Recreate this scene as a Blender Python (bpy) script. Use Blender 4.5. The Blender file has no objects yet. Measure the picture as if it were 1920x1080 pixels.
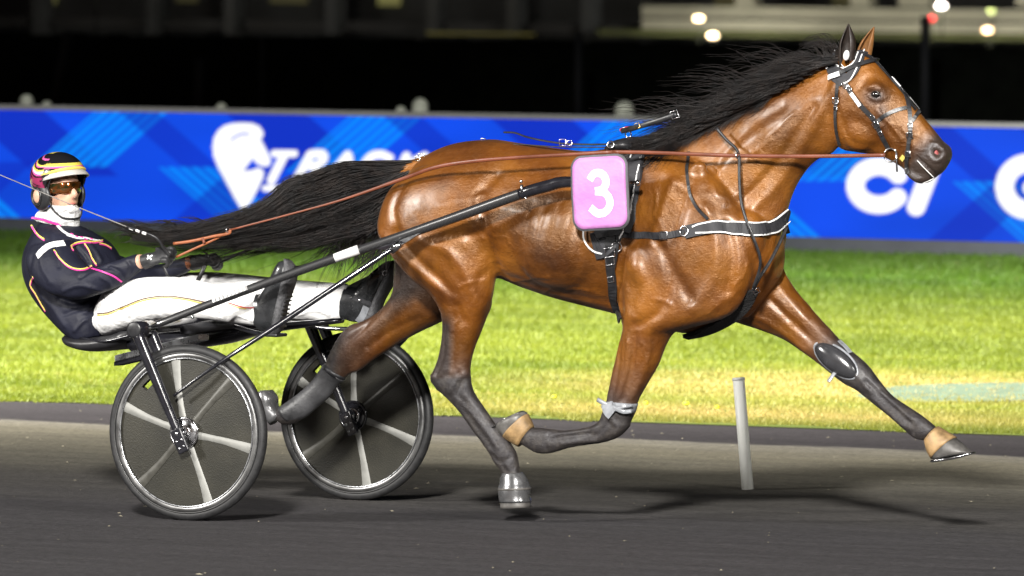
import bpy, math, random
import numpy as np
from mathutils import Vector, Matrix, Quaternion
from mathutils.bvhtree import BVHTree
random.seed(4); np.random.seed(4)
SC = bpy.context.scene
COL = SC.collection
R = math.radians
# ------------------------------------------------------------------ camera
# world frame: X along the race track (the way the horse trots), Y away from the stands (towards the board), Z up
YAW = R(25.0); FPX = 15800.0; HC = 2.245
CR = Vector((math.cos(YAW), math.sin(YAW), 0)); CD = Vector((-math.sin(YAW), math.cos(YAW), 0))
CAM = Vector((15.55, -31.04, HC))
PITCH = math.atan(600.0 / FPX); ROLL = 0.010
fwd = (CD * math.cos(PITCH) - Vector((0, 0, 1)) * math.sin(PITCH)).normalized()
rt0 = CR.copy(); up0 = rt0.cross(fwd).normalized()
rt = (rt0 * math.cos(ROLL) + up0 * math.sin(ROLL)).normalized()
up = rt.cross(fwd).normalized()
cam_d = bpy.data.cameras.new('camera'); cam = bpy.data.objects.new('camera', cam_d); COL.objects.link(cam)
cam.matrix_world = Matrix(((rt.x, up.x, -fwd.x, CAM.x), (rt.y, up.y, -fwd.y, CAM.y), (rt.z, up.z, -fwd.z, CAM.z), (0, 0, 0, 1)))
cam_d.sensor_width = 36; cam_d.lens = 36.0 * FPX / 1920.0
cam_d.clip_start = 0.5; cam_d.clip_end = 3000
cam_d.dof.use_dof = True; cam_d.dof.focus_distance = 34.2; cam_d.dof.aperture_fstop = 6.0
SC.camera = cam
def px_of(p):
    v = Vector(p) - CAM; z = v.dot(fwd)
    return (960 + FPX * v.dot(rt) / z, 540 - FPX * v.dot(up) / z)
def P(x, y, w=0.0):
    """point of the photograph's line of sight on the real vertical plane w metres to the stands' side of the horse"""
    d = fwd * FPX + rt * (x - 960) - up * (y - 540)
    return CAM + d * ((-w - CAM.y) / d.y)
def PG(x, y, z=0.0):
    d = fwd * FPX + rt * (x - 960) - up * (y - 540)
    return CAM + d * ((z - CAM.z) / d.z)
# ------------------------------------------------------------------ world, lights, exposure
W = bpy.data.worlds.new('World'); SC.world = W; W.use_nodes = True
nt = W.node_tree; bg = nt.nodes['Background']; sky = nt.nodes.new('ShaderNodeTexSky'); sky.sky_type = 'NISHITA'
sky.sun_disc = False; sky.sun_elevation = R(1.0); sky.sun_rotation = R(200)
nt.links.new(sky.outputs[0], bg.inputs[0]); bg.inputs[1].default_value = 0.008
def aim(o, target):
    o.rotation_euler = (Vector(target) - o.location).to_track_quat('-Z', 'Y').to_euler()
sd = bpy.data.lights.new('moonlight', 'SUN'); so = bpy.data.objects.new('moonlight', sd); COL.objects.link(so)
sd.energy = 0.03; sd.angle = R(0.5); sd.color = (1, .95, .88); so.location = (0, 0, 60); so.rotation_euler = (R(40), R(-20), 0)
def flood(loc, target, power, size, deg, col=(1, .97, .92), blend=.5):
    l = bpy.data.lights.new('floodlight', 'SPOT'); o = bpy.data.objects.new('floodlight', l); COL.objects.link(o)
    l.energy = power; l.shadow_soft_size = size; l.spot_size = R(deg); l.spot_blend = blend; l.color = col
    o.location = loc; aim(o, target); return o
# floodlight masts of the racecourse, behind the photographer and further along the home straight
flood((19, -56, 26), (1.0, 5.0, 0), 330000, 2.6, 27, blend=.5)
flood((-40, -48, 26), (0.5, 4.5, 0), 170000, 5.0, 25, blend=.55)
flood((62, -40, 27), (1.5, 4.5, 0), 75000, 5.0, 25, blend=.55)
flood((-52, -18, 30), (-4.0, 18.5, 0), 1150000, 1.3, 25, blend=.8)      # added spot without a known mast, brightens the infield verge
SC.view_settings.view_transform = 'Standard'; SC.view_settings.look = 'None'
SC.view_settings.exposure = 0.0; SC.view_settings.gamma = 1.0; SC.view_settings.use_curve_mapping = False
SC.cycles.use_denoising = True
try: SC.cycles.denoiser = 'OPENIMAGEDENOISE'
except Exception: pass
SC.cycles.max_bounces = 6; SC.cycles.transparent_max_bounces = 12; SC.cycles.sample_clamp_indirect = 6
SC.cycles.caustics_reflective = False; SC.cycles.caustics_refractive = False
# ------------------------------------------------------------------ helpers
def props(o, label=None, cat=None, group=None, kind=None):
    if label: o['label'] = label
    if cat: o['category'] = cat
    if group: o['group'] = group
    if kind: o['kind'] = kind
    return o
def empty(name, loc, label, cat, group=None):
    o = bpy.data.objects.new(name, None); COL.objects.link(o); o.location = loc; o.empty_display_size = .1
    return props(o, label, cat, group)
def link(name, verts, faces, mat, parent=None, smooth=True):
    me = bpy.data.meshes.new(name); me.from_pydata([tuple(v) for v in verts], [], faces); me.update()
    if smooth: me.polygons.foreach_set('use_smooth', [True] * len(me.polygons))
    if mat is not None:
        for m in (mat if isinstance(mat, (list, tuple)) else [mat]): me.materials.append(m)
    o = bpy.data.objects.new(name, me); COL.objects.link(o)
    if parent is not None:
        o.parent = parent
        o.matrix_parent_inverse = Matrix.Translation(-abs_loc(parent))
    return o
def abs_loc(o):
    l = Vector((0, 0, 0)); q = o
    return Vector(q.get('_o', (0, 0, 0))) if q.type != 'EMPTY' else q.location.copy()
class MB:
    def __init__(s): s.v = []; s.f = []
    def add(s, v, f):
        n = len(s.v); s.v += [Vector(a) for a in v]; s.f += [tuple(i + n for i in q) for q in f]; return s
    def build(s, name, mat, parent=None, smooth=True): return link(name, s.v, s.f, mat, parent, smooth)
def catmull(pts, n):
    """pts: array k x d; returns smooth interpolation with n steps per span"""
    A = np.array(pts, float)
    if len(A) < 3:
        return np.array([A[0] + (A[1] - A[0]) * t for t in np.linspace(0, 1, n + 1)])
    B = np.vstack([2 * A[0] - A[1], A, 2 * A[-1] - A[-2]]); out = []
    for i in range(1, len(B) - 2):
        p0, p1, p2, p3 = B[i - 1:i + 3]
        for j in range(n):
            t = j / n
            out.append(.5 * (2 * p1 + (p2 - p0) * t + (2 * p0 - 5 * p1 + 4 * p2 - p3) * t * t + (3 * p1 - p0 - 3 * p2 + p3) * t ** 3))
    out.append(A[-1]); return np.array(out)
def ring_faces(nr, m, closed=True):
    f = []
    for i in range(nr - 1):
        for j in range(m if closed else m - 1):
            a = i * m + j; b = i * m + (j + 1) % m
            f.append((a, b, b + m, a + m))
    return f
def loft(st, m=24, n=5, e=2.2, lat=(0, -1, 0), mirror=False):
    """st rows: x1,y1,x2,y2,w,b[,taper1,taper2]; edge 1 / edge 2 of the limb in the plane w, b = half thickness across"""
    S = [list(r) + [0] * (8 - len(r)) for r in st]
    S = catmull(S, n); V = []; lat = Vector(lat)
    for r in S:
        p1 = P(r[0], r[1], r[4]); p2 = P(r[2], r[3], r[4]); c = (p1 + p2) / 2; a = (p1 - p2) / 2
        for j in range(m):
            th = 2 * math.pi * j / m; cs, sn = math.cos(th), math.sin(th)
            cc = math.copysign(abs(cs) ** (2 / e), cs); ss = math.copysign(abs(sn) ** (2 / e), sn)
            b = max(r[5], .002) * (1 - r[6] * max(0, cs) - r[7] * max(0, -cs))
            V.append(c + a * cc + lat * b * ss)
    F = ring_faces(len(S), m)
    c0 = sum(V[:m], Vector()) / m; c1 = sum(V[-m:], Vector()) / m
    k = len(V); V += [c0, c1]; base = (len(S) - 1) * m
    for j in range(m):
        F.append((k, (j + 1) % m, j)); F.append((k + 1, base + j, base + (j + 1) % m))
    if mirror:
        V = [Vector((v.x, -v.y, v.z)) for v in V]; F = [tuple(reversed(f)) for f in F]
    return V, F
def ellipsoid(c, ax, m=20, n=12):
    """c centre, ax three axis vectors"""
    V = []; F = []
    for i in range(n + 1):
        ph = math.pi * i / n
        for j in range(m):
            th = 2 * math.pi * j / m
            V.append(Vector(c) + ax[2] * math.cos(ph) + (ax[0] * math.cos(th) + ax[1] * math.sin(th)) * math.sin(ph))
    return V, ring_faces(n + 1, m)
def frames(pts):
    T = [(pts[min(i + 1, len(pts) - 1)] - pts[max(i - 1, 0)]).normalized() for i in range(len(pts))]
    n = T[0].orthogonal().normalized(); N = []
    for i, t in enumerate(T):
        if i:
            q = T[i - 1].rotation_difference(t); n = q @ n
        n = (n - t * n.dot(t)).normalized(); N.append(n)
    return T, N
def tube(pts, rad, m=10, n=0, flat=1.0, nrm=None, caps=True):
    """round (or flattened) tube along pts; rad scalar or list; n>0 smooths with catmull"""
    pts = [Vector(p) for p in pts]
    rr = [rad] * len(pts) if not isinstance(rad, (list, tuple)) else list(rad)
    if n:
        A = catmull([list(p) + [r] for p, r in zip(pts, rr)], n); pts = [Vector(a[:3]) for a in A]; rr = [float(a[3]) for a in A]
    T, N = frames(pts); V = []
    for i, p in enumerate(pts):
        nn = N[i]
        if nrm is not None: nn = (Vector(nrm) - T[i] * Vector(nrm).dot(T[i])).normalized()
        bb = T[i].cross(nn)
        for j in range(m):
            th = 2 * math.pi * j / m
            V.append(p + (nn * math.cos(th) * flat + bb * math.sin(th)) * rr[i])
    F = ring_faces(len(pts), m)
    if caps: F.append(tuple(range(m - 1, -1, -1))); F.append(tuple(range((len(pts) - 1) * m, len(pts) * m)))
    return V, F
def box(c, ax):
    """box with centre c and three half-axis vectors"""
    c = Vector(c); V = [c + ax[0] * i + ax[1] * j + ax[2] * k for i in (-1, 1) for j in (-1, 1) for k in (-1, 1)]
    F = [(0, 1, 3, 2), (4, 6, 7, 5), (0, 4, 5, 1), (2, 3, 7, 6), (0, 2, 6, 4), (1, 5, 7, 3)]
    return V, F
def abox(x0, x1, y0, y1, z0, z1):
    return box(((x0 + x1) / 2, (y0 + y1) / 2, (z0 + z1) / 2), (Vector(((x1 - x0) / 2, 0, 0)), Vector((0, (y1 - y0) / 2, 0)), Vector((0, 0, (z1 - z0) / 2))))
def bevel(o, w, seg=2):
    b = o.modifiers.new('bevel', 'BEVEL'); b.width = w; b.segments = seg; b.limit_method = 'ANGLE'; return o
def ribbon(pts, nrms, width, thick):
    """flat strap lying along pts with surface normals nrms; a closed box section"""
    V = []; k = len(pts)
    for i in range(k):
        t = (pts[min(i + 1, k - 1)] - pts[max(i - 1, 0)]).normalized(); n = nrms[i]
        s = t.cross(n).normalized(); n = s.cross(t).normalized()
        w = (width[i] if isinstance(width, (list, tuple)) else width) / 2
        for a, b in ((-1, 0), (-.96, 1), (.96, 1), (1, 0)):
            V.append(pts[i] + s * w * a + n * (thick * b))
    F = ring_faces(k, 4); F.append((3, 2, 1, 0)); F.append(tuple(range(4 * k - 4, 4 * k)))
    return V, F
# ------------------------------------------------------------------ materials
class Mat:
    def __init__(s, name):
        s.m = bpy.data.materials.new(name); s.m.use_nodes = True; s.nt = s.m.node_tree; s.b = s.nt.nodes['Principled BSDF']
    def n(s, t, **k):
        q = s.nt.nodes.new('ShaderNode' + t)
        for a, b in k.items():
            if hasattr(q, a): setattr(q, a, b)
            else: q.inputs[a].default_value = b
        return q
    def l(s, a, b): s.nt.links.new(a, b)
    def ramp(s, fac, stops, interp='LINEAR'):
        r = s.n('ValToRGB'); s.l(fac, r.inputs[0]); e = r.color_ramp.elements; r.color_ramp.interpolation = interp
        while len(e) < len(stops): e.new(.5)
        for i, (p, c) in enumerate(stops):
            e[i].position = p; e[i].color = (*c, 1) if not isinstance(c, (int, float)) else (c, c, c, 1)
        return r.outputs[0]
    def coord(s, scale=(1, 1, 1), kind='Object'):
        c = s.n('TexCoord'); mp = s.n('Mapping'); s.l(c.outputs[kind], mp.inputs[0]); mp.inputs['Scale'].default_value = scale; return mp.outputs[0]
    def noise(s, scale, detail=4, vec=None, rough=.55):
        q = s.n('TexNoise'); q.inputs['Scale'].default_value = scale; q.inputs['Detail'].default_value = detail; q.inputs['Roughness'].default_value = rough
        if vec is not None: s.l(vec, q.inputs['Vector'])
        return q.outputs[0]
    def bump(s, h, strength=.3, dist=.01, prev=None):
        q = s.n('Bump'); q.inputs['Strength'].default_value = strength; q.inputs['Distance'].default_value = dist; s.l(h, q.inputs['Height'])
        if prev is not None: s.l(prev, q.inputs['Normal'])
        s.l(q.outputs[0], s.b.inputs['Normal']); return q.outputs[0]
def simple(name, col, rough=.5, metal=0.0, var=.15, scale=30, bump=.1, bscale=200, dist=.002, coat=0, spec=.5, sheen=0):
    M = Mat(name); v = M.coord()
    f = M.noise(scale, 4, v); a = [max(0, c * (1 - var)) for c in col]; b = [min(1, c * (1 + var)) for c in col]
    M.l(M.ramp(f, [(.3, a), (.7, b)]), M.b.inputs['Base Color'])
    M.l(M.ramp(f, [(.3, max(0, rough - .08)), (.7, min(1, rough + .08))]), M.b.inputs['Roughness'])
    M.b.inputs['Metallic'].default_value = metal; M.b.inputs['Coat Weight'].default_value = coat; M.b.inputs['Coat Roughness'].default_value = .15
    M.b.inputs['Specular IOR Level'].default_value = spec; M.b.inputs['Sheen Weight'].default_value = sheen
    if bump: M.bump(M.noise(bscale, 3, v), bump, dist)
    return M.m
def pxs(co, plane=None):
    """vectorised projection"""
    v = co - np.array(CAM); z = v @ np.array(fwd)
    return 960 + FPX * (v @ np.array(rt)) / z, 540 - FPX * (v @ np.array(up)) / z
def segdist(x, z, pl):
    d = np.full(len(x), 1e9)
    for (ax, az), (bx, bz) in zip(pl[:-1], pl[1:]):
        ux, uz = bx - ax, bz - az; L = ux * ux + uz * uz + 1e-12
        t = np.clip(((x - ax) * ux + (z - az) * uz) / L, 0, 1)
        d = np.minimum(d, np.hypot(x - ax - t * ux, z - az - t * uz))
    return d
def mulmix(M, a, b, f):
    q = M.n('Mix'); q.data_type = 'RGBA'; q.blend_type = 'MULTIPLY'; q.inputs[0].default_value = f; M.l(a, q.inputs[6]); M.l(b, q.inputs[7]); return q.outputs[2]
# ================================================================== GROUND
def struct(o, label=None): o['kind'] = 'structure'; return o
def sheet(name, x0, x1, y0, y1, z, mat, nx=1, ny=1):
    V = [(x0 + (x1 - x0) * i / nx, y0 + (y1 - y0) * j / ny, z) for j in range(ny + 1) for i in range(nx + 1)]
    F = [(j * (nx + 1) + i, j * (nx + 1) + i + 1, (j + 1) * (nx + 1) + i + 1, (j + 1) * (nx + 1) + i) for j in range(ny) for i in range(nx)]
    return struct(link(name, V, F, mat, smooth=False))
sheet('ground', -700, 500, -300, 1200, -.012, simple('dark_soil', (.018,.02,.014), .9, var=.3, scale=2, bump=0))
M = Mat('cinder_track'); c = M.n('TexCoord'); sx_ = M.n('SeparateXYZ'); M.l(c.outputs['Object'], sx_.inputs[0])
st_ = M.noise(1.0, 6, M.coord((.9, 6, 1)), .65); gr = M.noise(150, 3, M.coord((.35, 1, 1)), .7); bl = M.noise(.8, 4, M.coord((.5, 1.3, 1)), .6)
ad = M.n('Math'); ad.operation = 'MULTIPLY_ADD'; M.l(bl, ad.inputs[0]); ad.inputs[1].default_value = 2.2; M.l(sx_.outputs[1], ad.inputs[2])
mr = M.n('MapRange'); M.l(ad.outputs[0], mr.inputs[0]); mr.inputs[1].default_value = -8; mr.inputs[2].default_value = 10
base_c = M.ramp(mr.outputs[0], [(.0, (.030,.029,.030)), (.50, (.030,.029,.030)), (.60, (.045,.043,.038)), (.68, (.085,.081,.062)), (.77, (.15,.14,.10)), (.80, (.17,.162,.13)), (.812, (.036,.033,.034)), (1, (.036,.033,.034))])
gr2 = M.noise(42, 4, M.coord((.45, 1, 1)), .75); base_c = mulmix(M, base_c, M.ramp(gr2, [(.36, .45), (.62, 1.0)]), .85); c1 = mulmix(M, base_c, M.ramp(gr, [(.35, .35), (.65, 1.6 if False else 1.0)]), .75); c1 = mulmix(M, c1, M.ramp(st_, [(.3, .6), (.7, 1.0)]), .8)
gain = M.n('Mix'); gain.data_type = 'RGBA'; gain.blend_type = 'MULTIPLY'; gain.inputs[0].default_value = 1; M.l(c1, gain.inputs[6]); gain.inputs[7].default_value = (3.1, 3.02, 3.1, 1); M.l(gain.outputs[2], M.b.inputs['Base Color'])
M.b.inputs['Roughness'].default_value = .85; M.b.inputs['Specular IOR Level'].default_value = .25
b1_ = M.bump(M.noise(60, 4, M.coord((.6, 1, 1)), .7), .5, .012); M.bump(M.noise(6, 4, M.coord((.5, 1, 1))), .3, .05, b1_)
sheet('race_track', -60, 60, -45, 7.3, 0, M.m)
M = Mat('turf_base'); f = M.noise(1.6, 5, M.coord((.5, 1.6, 1)), .6)
M.l(M.ramp(f, [(.3, (.10,.145,.011)), (.5, (.145,.19,.018)), (.7, (.21,.235,.04))]), M.b.inputs['Base Color']); M.b.inputs['Roughness'].default_value = .9
sheet('grass_verge', -60, 60, 7.0, 34, .004, M.m)
def Xat(px_, Y):
    d = fwd * FPX + rt * (px_ - 960) - up * 200; return CAM.x + (Y - CAM.y) * d.x / d.y
rg = np.random.RandomState(3)
def vnoise(x, y, s, seed=0):
    """smooth value noise"""
    x = x / s[0]; y = y / s[1]; xi = np.floor(x).astype(int); yi = np.floor(y).astype(int); fx_ = x - xi; fy_ = y - yi; fx_ = fx_ * fx_ * (3 - 2 * fx_); fy_ = fy_ * fy_ * (3 - 2 * fy_)
    T = np.random.RandomState(seed).rand(256, 256); h = lambda a, b: T[a % 256, b % 256]
    return (h(xi, yi) * (1 - fx_) + h(xi + 1, yi) * fx_) * (1 - fy_) + (h(xi, yi + 1) * (1 - fx_) + h(xi + 1, yi + 1) * fx_) * fy_
NT = 165000
Yg = 6.85 + 24.0 * rg.rand(NT) ** 1.35
xl = np.array([Xat(-620, 7.), Xat(-620, 31.)]); xr = np.array([Xat(2800, 7.), Xat(2800, 31.)]); tY = (Yg - 7) / 24
Xg = xl[0] * (1 - tY) + xl[1] * tY + rg.rand(NT) * ((xr[0] - xl[0]) * (1 - tY) + (xr[1] - xl[1]) * tY)
edge_n = vnoise(Xg, Yg * 0, (.35, 1), 5) * .35 + vnoise(Xg, Yg * 0, (.08, 1), 6) * .12
keep = Yg > 6.78 + edge_n
pa = PG(1858, 738); patch_d = ((Xg - pa.x) / .62) ** 2 + ((Yg - pa.y) / 1.15) ** 2
keep &= ~((patch_d < 1 + .5 * (vnoise(Xg, Yg, (.3, .15), 8) - .5)) & (rg.rand(NT) < .80))
Xg = Xg[keep]; Yg = Yg[keep]; NT = len(Xg); patch_d = patch_d[keep]
n1_ = vnoise(Xg, Yg, (2.0, .38), 1) * .7 + vnoise(Xg, Yg, (.6, .16), 12) * .3; n2_ = vnoise(Xg, Yg, (.6, .10), 2); n3_ = vnoise(Xg, Yg, (3.0, 1.2), 3)
straw = np.clip((n1_ * .6 + n2_ * .5 + n3_ * .35 - .88) * 3.0, 0, 1) * np.clip((15 - Yg) / 6, 0, 1)
ps = PG(1660, 730); straw = np.maximum(straw, np.clip(1.5 - (((Xg - ps.x) / 1.7) ** 2 + ((Yg - ps.y) / 1.5) ** 2) ** .5, 0, 1) * (.5 + .8 * n2_))
straw = np.maximum(straw, .8 * np.clip(1.1 - (((Xg - PG(1560,760).x) / 2.6) ** 2 + ((Yg - 8.0) / 1.3) ** 2) ** .5, 0, 1) * (.45 + n1_))
straw = np.clip(straw, 0, 1)[:, None]
far_dim = np.clip((Yg - 19) / 6, 0, 1)[:, None]  # flood fall-off towards the board painted into the blades, which also grow longer
green = np.array([.13,.180,.012]) * (1 - n1_[:, None]) + np.array([.29,.335,.034]) * n1_[:, None]; green = green * (1 - far_dim) + np.array([.075,.155,.008]) * far_dim * (.6 + .8 * n1_[:, None])
colr = green * (1 - straw) + np.array([.52,.40,.13]) * straw; colr *= (.95 + .10 * rg.rand(NT))[:, None]
nb = 3; V = np.zeros((NT, nb, 3, 3)); hgt = (.014 + .018 * rg.rand(NT)) * (1 + .5 * far_dim[:, 0]) * (1 - .4 * straw[:, 0]) * np.clip((Yg - 6.7) / .5, .4, 1)
for k in range(nb):
    a = rg.rand(NT) * 6.28; ox = rg.randn(NT) * .018; oy = rg.randn(NT) * .018; w_ = .0045 + .003 * rg.rand(NT); ln = rg.randn(NT, 2) * .5; h_ = hgt * (.6 + .7 * rg.rand(NT))
    bx_ = Xg + ox; by_ = Yg + oy
    V[:, k, 0] = np.stack([bx_ - np.cos(a) * w_, by_ - np.sin(a) * w_, np.full(NT, .003)], 1); V[:, k, 1] = np.stack([bx_ + np.cos(a) * w_, by_ + np.sin(a) * w_, np.full(NT, .003)], 1)
    V[:, k, 2] = np.stack([bx_ + ln[:, 0] * h_, by_ + ln[:, 1] * h_, .003 + h_], 1)
V = V.reshape(-1, 3); nf = len(V) // 3
me = bpy.data.meshes.new('grass'); me.vertices.add(len(V)); me.vertices.foreach_set('co', V.ravel()); me.loops.add(len(V)); me.loops.foreach_set('vertex_index', np.arange(len(V), dtype=np.int32))
me.polygons.add(nf); me.polygons.foreach_set('loop_start', np.arange(0, len(V), 3, dtype=np.int32)); me.update()
ca = me.color_attributes.new('blade', 'FLOAT_COLOR', 'POINT'); cc = np.ones((len(V), 4)); cc[:, :3] = np.repeat(colr, nb * 3, axis=0); ca.data.foreach_set('color', cc.ravel())
M = Mat('grass_blades'); a_ = M.n('Attribute'); a_.attribute_name = 'blade'; M.l(a_.outputs['Color'], M.b.inputs['Base Color']); M.b.inputs['Roughness'].default_value = .6
tl = M.n('BsdfTranslucent'); M.l(a_.outputs['Color'], tl.inputs[0]); mx = M.n('MixShader'); mx.inputs[0].default_value = .45; M.l(M.b.outputs[0], mx.inputs[1]); M.l(tl.outputs[0], mx.inputs[2]); M.l(mx.outputs[0], M.nt.nodes['Material Output'].inputs[0])
me.materials.append(M.m); gob = bpy.data.objects.new('grass', me); COL.objects.link(gob)
props(gob, 'short bright green grass with straw coloured patches beside the dark track', 'grass', kind='stuff')
# bare blue grey painted patch in the turf
V = [(pa.x + .62 * math.cos(t) * (1 + .08 * math.sin(5 * t)), pa.y + 1.15 * math.sin(t) * (1 + .1 * math.sin(3 * t)), .010) for t in np.linspace(0, 2 * math.pi, 49)[:-1]]
struct(link('bare_ground_patch', V, [tuple(range(48))], simple('grey_green_bare_ground', (.15,.21,.135), .8, var=.25, scale=7, bump=.4, bscale=40, dist=.01), smooth=False))
# little dandelions
dm = simple('yellow_petals', (.75,.65,.03), .6, var=.1, bump=0)
for k, (x, y) in enumerate(((1287,773),(1212,772),(1150,768),(1040,760),(735,742),(1345,780))):
    p = PG(x, y); b = MB()
    b.add(*ellipsoid((p.x, p.y, .045), (Vector((.020 if k == 0 else .014,0,0)), Vector((0,.014,0)), Vector((0,0,.009))), 10, 6))
    o = b.build('dandelion', dm); props(o, ('largest yellow dandelion on the grass edge right of the folded foreleg' if k == 0 else ['','small yellow dandelion close left of the largest one','small yellow dandelion right above the folded fore knee','small yellow dandelion above the tan overreach boot','small yellow dandelion left of the planted hind leg','small yellow dandelion just left of the white marker post'][k]), 'flower', 'dandelions in the grass edge')
# loose grit and straw bits on the track
gv = MB(); rr_ = random.Random(8)
for k in range(260):
    Y = rr_.uniform(-3.5, 6.2); 
    if rr_.random() < .5: Y = rr_.uniform(3.2, 6.4)
    X = Xat(rr_.uniform(-50, 1980), Y); s = rr_.uniform(.0025, .006) ; a = rr_.uniform(0, 3.14)
    u_ = Vector((math.cos(a), math.sin(a), 0)) * s * rr_.uniform(1, 3.0); v_ = Vector((-math.sin(a), math.cos(a), 0)) * s
    c = Vector((X, Y, .004)); n0 = len(gv.v); gv.v += [c - u_, c - v_, c + u_, c + v_, c + Vector((0, 0, s * .7))]; gv.f += [(n0, n0 + 1, n0 + 4), (n0 + 1, n0 + 2, n0 + 4), (n0 + 2, n0 + 3, n0 + 4), (n0 + 3, n0, n0 + 4)]
o = gv.build('grit', simple('pale_grit', (.20,.18,.13), .8, var=.5, scale=3, bump=0), smooth=False); props(o, 'pale grit and straw bits scattered over the track', 'grit', kind='stuff')
# ================================================================== marker post
pb = PG(1402, 918); ptop = P(1385, 713, -pb.y); pbv = Vector((pb.x, pb.y, 0))
mp = empty('marker_post', pbv, 'white plastic marker post leaning slightly between the forelegs, behind the horse', 'post')
ax_ = (ptop - pbv).normalized()
post_m = simple('white_plastic', (.92,.93,.88), .5, var=.04, scale=9, bump=.2)
MB().add(*tube([pbv, pbv.lerp(ptop, .5), ptop], [.026, .0255, .0255], 20)).build('shaft', post_m, mp)
MB().add(*tube([ptop, ptop + ax_ * .012], [.0285, .026], 20)).build('cap', simple('grey_white_cap', (.75,.76,.75), .4, var=.05, bump=0), mp)
for t in (): MB().add(*tube([pbv.lerp(ptop, t), pbv.lerp(ptop, t + .006)], .0318, 20)).build('ridge', post_m, mp)
# ================================================================== LED BOARD
BY = 31.0; bz0, bz1 = .118, 1.02
board = empty('led_board', (-13, BY, 0), 'long blue LED advertising board with white lettering along the far side of the grass', 'advertising board')
xs = np.arange(-30.0, 4.0, .0150); zs = np.linspace(bz0, bz1, 84)
GX, GZ = np.meshgrid(xs, zs); pts = np.stack([GX.ravel(), np.full(GX.size, BY), GZ.ravel()], 1)
qx, qy = pxs(pts)

def smooth(d, w=1.6): return np.clip(.5 - d / w, 0, 1)          # d<0 inside
col = np.tile(np.array([.004,.066,.74]), (len(pts), 1))
wob = vnoise(qx, qy, (140, 60), 11); col *= (.82 + .36 * wob)[:, None]
def diag(x0, x1, yref, sgn, ya, yb, c, inten, stripes=True, slope=1.14):
    """slanting band between x0..x1 at yref running down-left (sgn -1) or down-right (sgn 1)"""
    global col
    u_ = qx - sgn * slope * (qy - yref); m = smooth(x0 - u_, 3) * smooth(u_ - x1, 3) * smooth(ya - qy, 3) * smooth(qy - yb, 3)
    if stripes: m = m * (.62 + .38 * np.cos(2 * np.pi * (u_ - x0) / 22.0))
    m = (m * inten)[:, None]; col = col * (1 - m) + np.array(c) * m
CY = (.0, .27, 1.0); DB = (.004, .022, .48); MB_ = (.003, .11, .88)
for k in range(-6, 11):
    o_ = k * 486
    diag(-60 + o_, 90 + o_, 215, 1, 200, 330, DB, .8, False)
    diag(74 + o_ + k * 2, 214 + o_, 300, -1, 200, 313 + 9 * min(max(k, -2), 5), CY, .95)
    diag(230 + o_, 300 + o_, 215, 1, 205, 420, DB, .6, False)
    diag(300 + o_, 420 + o_, 315, 1, 313 + 9 * min(max(k, -2), 5), 470, CY, .9)
    diag(420 + o_, 520 + o_, 330, -1, 313 + 9 * min(max(k, -2), 5), 470, DB, .6, False)
def poly_sd(P_):
    P_ = np.array(P_, float); d = np.full(len(qx), 1e9); ins = np.zeros(len(qx), bool); k = len(P_)
    for i in range(k):
        a, b = P_[i], P_[(i + 1) % k]; e = b - a; w_ = np.stack([qx - a[0], qy - a[1]], 1); t = np.clip((w_ @ e) / (e @ e + 1e-9), 0, 1); d = np.minimum(d, np.hypot(*(w_ - t[:, None] * e).T))
        c_ = ((a[1] > qy) != (b[1] > qy)) & (qx < (b[0] - a[0]) * (qy - a[1]) / (b[1] - a[1] + 1e-12) + a[0]); ins ^= c_
    return np.where(ins, -d, d)
def path_sd(p, n=6):
    A = catmull(p, n) if len(p) > 2 else np.array(p, float); return segdist(qx, qy, [tuple(a) for a in A])
wh = np.full(len(qx), 1e9)
pin = [(454,395),(440,372),(422,338),(408,312),(400,292),(398,275),(401,258),(409,244),(421,235),(436,231),(455,230),(473,231),(487,237),(494,248),(493,256),(489,261),(497,276),(504,290),(508,300),(507,308),(500,313),(489,311),(480,306),(474,298),(466,308),(457,320),(472,319),(484,314),(491,317),(495,323),(494,332),(484,354),(470,380),(459,395)]
wh = np.minimum(wh, poly_sd(pin)); wh = np.maximum(wh, -(path_sd([(434,262),(444,255),(456,251),(466,252)]) - 1.3))
def st(p, hw, n=6):
    global wh
    wh = np.minimum(wh, path_sd(p, n) - hw)
st([(514,288),(552,288)], 7); st([(533,290),(509,338)], 8.5)
st([(582,290),(556,338)], 8.5); st([(584,289),(604,289),(606,299),(596,309),(578,311)], 8.5); st([(590,312),(598,338)], 8.5)
st([(652,291),(614,338)], 8.5); st([(652,291),(662,338)], 8.5); st([(630,326),(658,326)], 6)
st([(730,296),(714,290),(696,294),(682,312),(680,330),(694,340),(714,338)], 8.5)
st([(762,293),(740,340)], 8.5); st([(796,293),(752,317)], 8.5); st([(760,315),(780,340)], 8.5)
st([(497,353),(800,360)], 6)
ang = [R(a) for a in range(-38, -330, -18)]
st([(1648 + 44 * math.cos(a), 348 - 36 * math.sin(a)) for a in ang], 17.5)
st([(1745,318),(1718,388)], 17.5)
st([(1928 + 44 * math.cos(a), 350 - 44 * math.sin(a)) for a in [R(q_) for q_ in range(-30, -330, -18)]], 18); st([(1932,352),(1972,354),(1968,385)], 14)
m = smooth(wh, 2.2)[:, None]; col = col * (1 - m) + np.array([1.0, 1.0, 1.0]) * m
me = bpy.data.meshes.new('screen'); nxx, nzz = len(xs), len(zs); idx = np.arange(nxx * nzz).reshape(nzz, nxx)
F = np.stack([idx[:-1, :-1], idx[:-1, 1:], idx[1:, 1:], idx[1:, :-1]], -1).reshape(-1, 4)
me.vertices.add(len(pts)); me.vertices.foreach_set('co', pts.ravel()); me.loops.add(F.size); me.loops.foreach_set('vertex_index', F.ravel().astype(np.int32)); me.polygons.add(len(F)); me.polygons.foreach_set('loop_start', np.arange(0, F.size, 4, dtype=np.int32)); me.update()
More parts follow.
